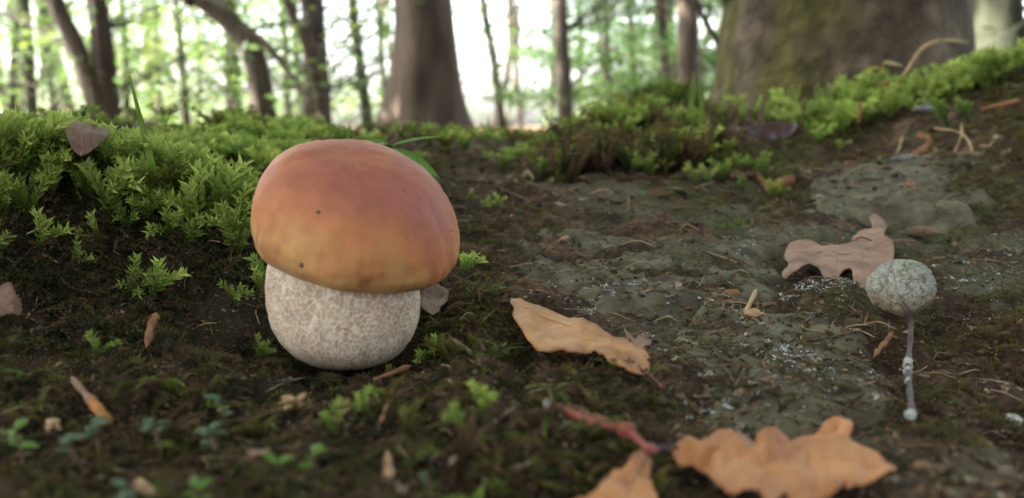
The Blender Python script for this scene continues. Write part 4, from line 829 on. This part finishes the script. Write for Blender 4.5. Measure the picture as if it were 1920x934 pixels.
def trunk_mesh(path, rad, seg=28, n=46, flare=.0, fl_h=.4, lobes=5, bumpy=.05, seed=0, flat_dir=None):
    W = spline(path, n); rr_ = np.interp(np.linspace(0, 1, n), np.linspace(0, 1, len(rad)), rad); V, F = tube_arrays(W, rr_, seg, cap=False)
    V = V.reshape(n, seg, 3); ce = W[:, None]; th_ = np.arange(seg) / seg * 2 * np.pi
    hh = W[:, 2] - W[0, 2]; fl = flare * np.exp(-hh / fl_h)
    k = 1 + fl[:, None] * (1 + .55 * np.cos(lobes * th_ + seed)[None]) + bumpy * fbm(np.cos(th_)[None] * 2 + 0 * hh[:, None], np.sin(th_)[None] * 2 + 0 * hh[:, None], hh[:, None] / (rr_.mean() * 5), o=4, s=seed) + bumpy * .5 * fbm(th_[None] * 5 + 0 * hh[:, None], hh[:, None] / (rr_.mean() * 6), o=3, s=seed + 3)
    V = ce + (V - ce) * k[..., None]; return V.reshape(-1, 3), F
def tree(name, px_path, Y, wpx, m, label, low=0, low_z=(.5, 3.), low_r=1.4, high=600, flare=.25, fl_h=.35, pal=GREEN, side=(0, 0), seed=0, group='background forest trees', branches=(), hh=7., lean=None, taper=.8, leaf=.075, extra=None, bumpy=.05, crown_r=2.6):
    """px_path: photo pixels from the base up, all at distance Y; the trunk goes on above the frame to its crown"""
    W = [P(a, b_, Y) for a, b_ in px_path]; r0 = wpx * Y / FPX / 2
    gz = h([W[0][0]], [W[0][1]])[0]; b0 = W[0].copy()
    d0 = (W[1] - W[0]) / (W[1][2] - W[0][2] + 1e-9); b0 = W[0] + d0 * min(0, (gz - .12 - W[0][2])); b0[2] = min(gz - .12, b0[2])
    top = W[-1]; du = (W[-1] - W[-2]); du = du / np.linalg.norm(du); dz = np.array([0, 0, 1.]); pth = [b0] + W
    for q in range(1, 5): du = du * .6 + dz * .4; pth.append(pth[-1] + du * (hh - top[2]) / 4)
    root = empty(name, (b0[0], b0[1], gz)); tag(root, label, 'tree', group); n = len(pth)
    V, F = trunk_mesh(np.array(pth), np.linspace(r0, r0 * (1 - taper * .55), n), flare=flare, fl_h=fl_h, seed=seed, n=130 if Y < 3 else 60, bumpy=bumpy, seg=100 if Y < 3 else 24)
    Ct = None
    if m is M['bark_moss']:
        nn1 = fbm(*(V.T * np.array([[7], [7], [2.6]])), o=4, s=400); nn2 = fbm(*(V.T * 14), o=4, s=410); br_ = np.array([.070, .054, .040]) + np.array([.075, .065, .052]) * sstep(-.6, .6, nn2)[:, None]
        mo = sstep(-.1, .5, nn1 + .9 * sstep(-.04, -.26, V[:, 0] - .70) - .45); Ct = br_ + (np.array([.085, .082, .028]) - br_) * mo[:, None]
    link('trunk', pymesh('trunk', V, F, C=Ct), m, root)
    for q, (bp, bw) in enumerate(branches):
        Wb = np.array([P(a, b_, Y * yy) for a, b_, yy in bp]); V, F = trunk_mesh(Wb, np.linspace(bw, bw * .6, 4) * Y / FPX / 2, seg=12, n=24, seed=seed + q); link('branch', pymesh('branch', V, F), m, root)
    r = np.random.default_rng(seed + 50); Vs = []; Cs = []; pth = np.array(pth)
    if low:
        low = int(low * 1.5); low_z = (min(low_z[0], .05 * Y), .175 * Y + .5); k = 26; zc_ = r.uniform(*low_z, k); a = r.random(k) * 2 * np.pi; rd = low_r * np.sqrt(r.random(k)); cs = np.c_[W[0][0] + side[0] + rd * np.cos(a), Y + side[1] + rd * np.sin(a), zc_]
        v, c = leaf_cloud(cs, np.array([[.75, .75, .16]]) * r.uniform(.6, 1.3, (k, 1)), low, leaf, pal, .35, seed + 60); Vs.append(v); Cs.append(c)
        # twigs that carry the sprays
        tv = []; tf = []; o_ = 0
        for c_ in cs:
            j = np.argmin(np.abs(pth[:, 2] - c_[2] + .3)); s_ = pth[j] * .5 + pth[max(j - 1, 0)] * .5; v2, f2 = tube_arrays(spline(np.array([s_, (s_ + c_) / 2 + [0, 0, .15], c_]), 6), np.linspace(.007, .003, 6), 5); tv.append(v2); tf += [tuple(np.array(q) + o_) for q in f2]; o_ += len(v2)
        link('branch', pymesh('branch', np.concatenate(tv), tf), m, root)
    if high:
        k = 8; cs = pth[-1] + np.c_[r.normal(0, crown_r * .45, (k, 2)), r.uniform(-1.5, 2.2, k)]; v, c = leaf_cloud(cs, np.array([[1.5, 1.5, 1.0]]) * crown_r / 2.6, high, .24, pal, .4, seed + 70); Vs.append(v); Cs.append(c)
    if Vs:
        V = np.concatenate(Vs); o = link('crown', np_mesh('crown', V, np.arange(len(V)).reshape(-1, 4), np.concatenate(Cs), False), M['leaf_green'], root)
    return root
T = tree
T('oak_tree', [(1565, 215), (1568, 100), (1572, 0), (1574, -150)], 1.75, 455, M['bark_moss'], 'massive mossy brown oak trunk filling the view above the bright moss', high=6500, flare=.34, fl_h=.10, seed=3, hh=7, bumpy=.035, crown_r=4.2, taper=.5)
T('beech_tree', [(800, 245), (797, 120), (792, 0), (786, -120)], 5.2, 122, M['bark_pale'], 'big pale trunk flaring at its base, streaked with sunlight', high=350, flare=.85, fl_h=.34, seed=5, bumpy=.10, hh=9)
T('beech_tree', [(196, 240), (165, 150), (135, 70), (98, -20)], 6.0, 36, M['bark_grey'], 'slanting grey trunk joined at its foot to a straight dark one', low=500, seed=7, flare=.5, side=(-1, 2))
T('beech_tree', [(203, 240), (196, 120), (184, 0)], 6.05, 44, M['bark_dark'], 'straight dark trunk joined at its foot to a slanting grey one', low=500, seed=9, flare=.4, side=(.3, 1))
T('beech_tree', [(495, 240), (487, 150), (468, 85), (425, 35), (375, -5), (330, -40)], 5.0, 44, M['bark_grey'], 'strongly bowed trunk bending over with a thin leaning branch', low=500, seed=11, flare=.35, side=(-.4, 3), branches=[([(450, 50, .99), (500, 85, .985), (560, 160, .98), (612, 222, .975)], 15)])
T('beech_tree', [(595, 240), (592, 120), (585, 0)], 6.5, 50, M['bark_dark'], 'dark upright trunk behind a pale crooked sapling', low=400, seed=13, flare=.3, side=(.2, 2))
T('sapling', [(606, 240), (603, 190), (585, 120), (565, 55), (535, -10)], 5.6, 22, M['bark_pale'], 'pale crooked sapling leaning across a dark trunk', low=350, seed=15, flare=.1, high=400)
T('beech_tree', [(440, 238), (436, 120), (430, 0)], 8.5, 28, M['bark_dark'], 'slim dark trunk half hidden by hanging yellow green leaves', low=1100, low_z=(.9, 2.4), seed=17, pal=YEL, side=(0, -.5))
T('beech_tree', [(350, 235), (342, 120), (330, 0)], 10, 14, M['bark_dark'], 'very thin dark trunk between the joined pair and the bowed trunk', low=900, seed=19, side=(0, 1))
T('beech_tree', [(690, 235), (675, 120), (660, 0)], 9, 21, M['bark_green'], 'slender greenish trunk just beside the big pale trunk', low=266, seed=21, side=(-.5, 1))
T('beech_tree', [(940, 235), (925, 110), (905, 0)], 10, 18, M['bark_grey'], 'thin leaning trunk against the bright sky gap', low=83, seed=23, side=(.2, 2))
T('beech_tree', [(1062, 232), (1056, 120), (1050, 0)], 8, 31, M['bark_grey'], 'straight grey trunk standing alone in the bright gap', low=116, seed=25, side=(1.4, 1))
T('beech_tree', [(1250, 215), (1246, 100), (1240, 0)], 9, 20, M['bark_dark'], 'slim trunk in dense green foliage left of the massive oak', low=6500, low_z=(.2, 3), low_r=1.3, seed=27, side=(-.3, .5))
T('beech_tree', [(1292, 215), (1291, 100), (1290, 0)], 7.5, 44, M['bark_pale'], 'pale grey trunk close beside the massive oak', low=600, seed=29, side=(-.3, 1.5))
T('beech_tree', [(1880, 130), (1876, 60), (1870, 0)], 4.2, 95, M['bark_green'], 'stout grey green trunk behind the mossy rise past the oak', high=3500, low=300, low_z=(1.2, 3), seed=31, side=(.5, 2))
T('beech_tree', [(60, 240), (55, 120), (45, 0)], 8, 22, M['bark_green'], 'greenish trunk far along the bank in pale light', low=900, seed=33, side=(-.8, 1))
T('beech_tree', [(105, 240), (92, 120), (80, 0)], 10, 16, M['bark_dark'], 'thin dark stem just beside the slanting grey trunk', low=900, seed=35)
T('beech_tree', [(20, 240), (25, 120), (35, 0)], 9, 14, M['bark_green'], 'thin mossy green stem leaning the other way', low=900, seed=37, side=(-1, 0))
T('beech_tree', [(240, 240), (235, 120), (228, 0)], 11, 14, M['bark_green'], 'thin greenish stem behind the tall grass blade', low=1100, seed=39, pal=YEL)
T('beech_tree', [(300, 238), (296, 120), (290, 0)], 14, 12, M['bark_grey'], 'hair thin grey stem in glowing yellow foliage', low=1400, seed=41, pal=YEL, low_z=(.3, 4))
T('beech_tree', [(1140, 228), (1138, 100), (1135, 0)], 12, 14, M['bark_dark'], 'distant thin trunk at the edge of green undergrowth', low=6500, low_z=(.1, 3), low_r=1.5, seed=43)
T('beech_tree', [(725, 238), (718, 120), (706, 0)], 12, 10, M['bark_green'], 'very thin stem beside the sunlit side of the big trunk', low=100, seed=45)
T('beech_tree', [(975, 235), (968, 120), (960, 0)], 16, 12, M['bark_grey'], 'distant faint trunk inside the bright sky gap', low=166, low_z=(.2, 4), seed=47)
T('beech_tree', [(1190, 225), (1186, 100), (1180, 0)], 15, 14, M['bark_grey'], 'distant faint trunk within green undergrowth', low=6500, low_z=(.2, 4), seed=49)
T('beech_tree', [(540, 238), (536, 120), (530, 0)], 13, 14, M['bark_green'], 'distant greenish trunk behind the leaning branch', low=900, seed=51)
T('oak_tree', [(1345, 215), (1352, 100), (1300, -10)], 3.4, 13, M['bark_dark'], 'thin dark stem bending behind the massive oak', low=0, high=0, seed=53, hh=3, flare=.1)
# unseen trees added to block sun and sky light over the clearing
def shade_tree(x, y, r0, hgt, n, cr, label, seed):
    z = h([x], [y])[0]; root = empty('beech_tree', (x, y, z)); tag(root, label, 'tree', 'unseen trees added to shade the clearing')
    V, F = trunk_mesh(np.array([(x, y, z - .15), (x, y, 1.), (x + .1, y, 3), (x, y + .1, hgt)]), np.array([r0, r0 * .9, r0 * .8, r0 * .5]), flare=.4, seed=seed); link('trunk', pymesh('trunk', V, F), M['bark_grey'], root)
    r = np.random.default_rng(seed); k = 14; cs = np.c_[x + r.normal(0, cr * .45, k), y + r.normal(0, cr * .45, k), r.uniform(hgt - 3.2, hgt + 2, k)]
    v, c = leaf_cloud(cs, np.array([[cr * .5, cr * .5, .9]]), n, .26, [(.15, .15, .07), (.13, .16, .06), (.18, .15, .09)], .4, seed); link('crown', np_mesh('crown', v, np.arange(len(v)).reshape(-1, 4), c, False), M['leaf_green'], root)
shade_tree(-3.2, .25, .62, 5.5, 5500, 3.0, 'added unseen thick beech that keeps the sun off the mushroom', 201)
shade_tree(-6.0, -1.0, .4, 6.5, 5000, 3.0, 'added unseen tall beech giving shade behind the thick one', 203)
shade_tree(2.8, -2.5, .35, 6.5, 6000, 3.4, 'added unseen tall beech shading the open side of the clearing', 205)
# distant wood
r = np.random.default_rng(9); nF = 1500; azm = r.uniform(-46, 46, nF); keep = ~(((np.abs(azm - 1.0) < 5.5) & (r.random(nF) < .9)) | ((np.abs(azm + 10.5) < 2.5) & (r.random(nF) < .7)) | ((azm < -29) & (r.random(nF) < .6))); azm = np.radians(azm[keep]); nF = len(azm)
dist = r.uniform(17, 46, nF); cs = np.c_[dist * np.sin(azm), dist * np.cos(azm), np.where(r.random(nF) < .25, r.uniform(0, 1.3, nF), dist * r.uniform(-.0, .26, nF))]
v, c = leaf_cloud(cs, np.array([[1.3, 1.3, .38]]) * r.uniform(.6, 1.4, (nF, 1)), 72000, .145, GREEN + YEL, .4, 91)
o = link('distant_wood', np_mesh('distant_wood', v, np.arange(len(v)).reshape(-1, 4), c, False), M['leaf_green']); tag(o, 'blurred green beech foliage of the far wood', 'foliage', None, 'stuff')
a_ = np.radians(r.uniform(50, 310, 420)); d_ = r.uniform(4.5, 16, 420); cs = np.c_[d_ * np.sin(a_), d_ * np.cos(a_), d_ * r.uniform(0, .85, 420)]  # unseen leaf ring added to cut side light, browned against a green cast
v, c = leaf_cloud(cs, np.array([[1.6, 1.6, .8]]), 36000, .34, [(.15, .13, .085), (.17, .15, .09), (.12, .12, .06), (.20, .16, .11)], .4, 93)
o = link('distant_wood', np_mesh('distant_wood', v, np.arange(len(v)).reshape(-1, 4), c, False), M['leaf_green']); tag(o, 'added unseen olive brown foliage screening light around the clearing', 'foliage', None, 'stuff')
tv = []; tf = []; o_ = 0
for k in range(60):
    a = math.radians(r.uniform(-46, 46)); d = r.uniform(18, 45); x_, y_ = d * math.sin(a), d * math.cos(a); v2, f2 = tube_arrays(spline(np.array([(x_, y_, -.3), (x_ + r.normal(0, .3), y_, 4), (x_ + r.normal(0, .6), y_, 12)]), 8), np.linspace(1, .6, 8) * r.uniform(.08, .2), 8); tv.append(v2); tf += [tuple(np.array(q) + o_) for q in f2]; o_ += len(v2)
o = link('distant_wood', pymesh('distant_wood', np.concatenate(tv), tf), M['bark_grey']); tag(o, 'faint grey trunks of the far wood', 'woodland', None, 'stuff')
# moss mound at the oak foot
mp_ = P(1245, 175, 1.5); g0 = np.array([mp_[0], mp_[1], h([mp_[0]], [mp_[1]])[0]])
mn = empty('moss_mound', g0); tag(mn, 'deep green rounded moss mound against the foot of the massive oak', 'moss')
hm = .10; xs = np.linspace(-1, 1, 60); X, Y = np.meshgrid(xs, xs); rr_ = np.hypot(X, Y); Z = np.sqrt(np.clip(1 - rr_ ** 2, 0, 1)) * hm - .03 + .012 * fbm(X * 3, Y * 3, o=3, s=300)
V = np.stack([X.ravel() * .105, Y.ravel() * .12, Z.ravel()], 1); ii = np.arange(3600).reshape(60, 60); F = np.stack([ii[:-1, :-1], ii[:-1, 1:], ii[1:, 1:], ii[1:, :-1]], -1).reshape(-1, 4)
link('core', np_mesh('core', V, F, np.tile(np.array([[.03, .05, .015]]), (3600, 1))), M['moss'], mn, (0, 0, 0))
q = rng.random((800, 2)) * 2 - 1; q = q[np.hypot(*q.T) < .97]; z_ = np.sqrt(1 - (q ** 2).sum(1)) * hm - .03
oo = place_sprigs('foliage', np.c_[q[:, 0] * .105, q[:, 1] * .12, z_], 'bottle', [('mid', 5), ('dark', 2), ('bright', 1)], .02, .5, cat=None); oo.parent = mn
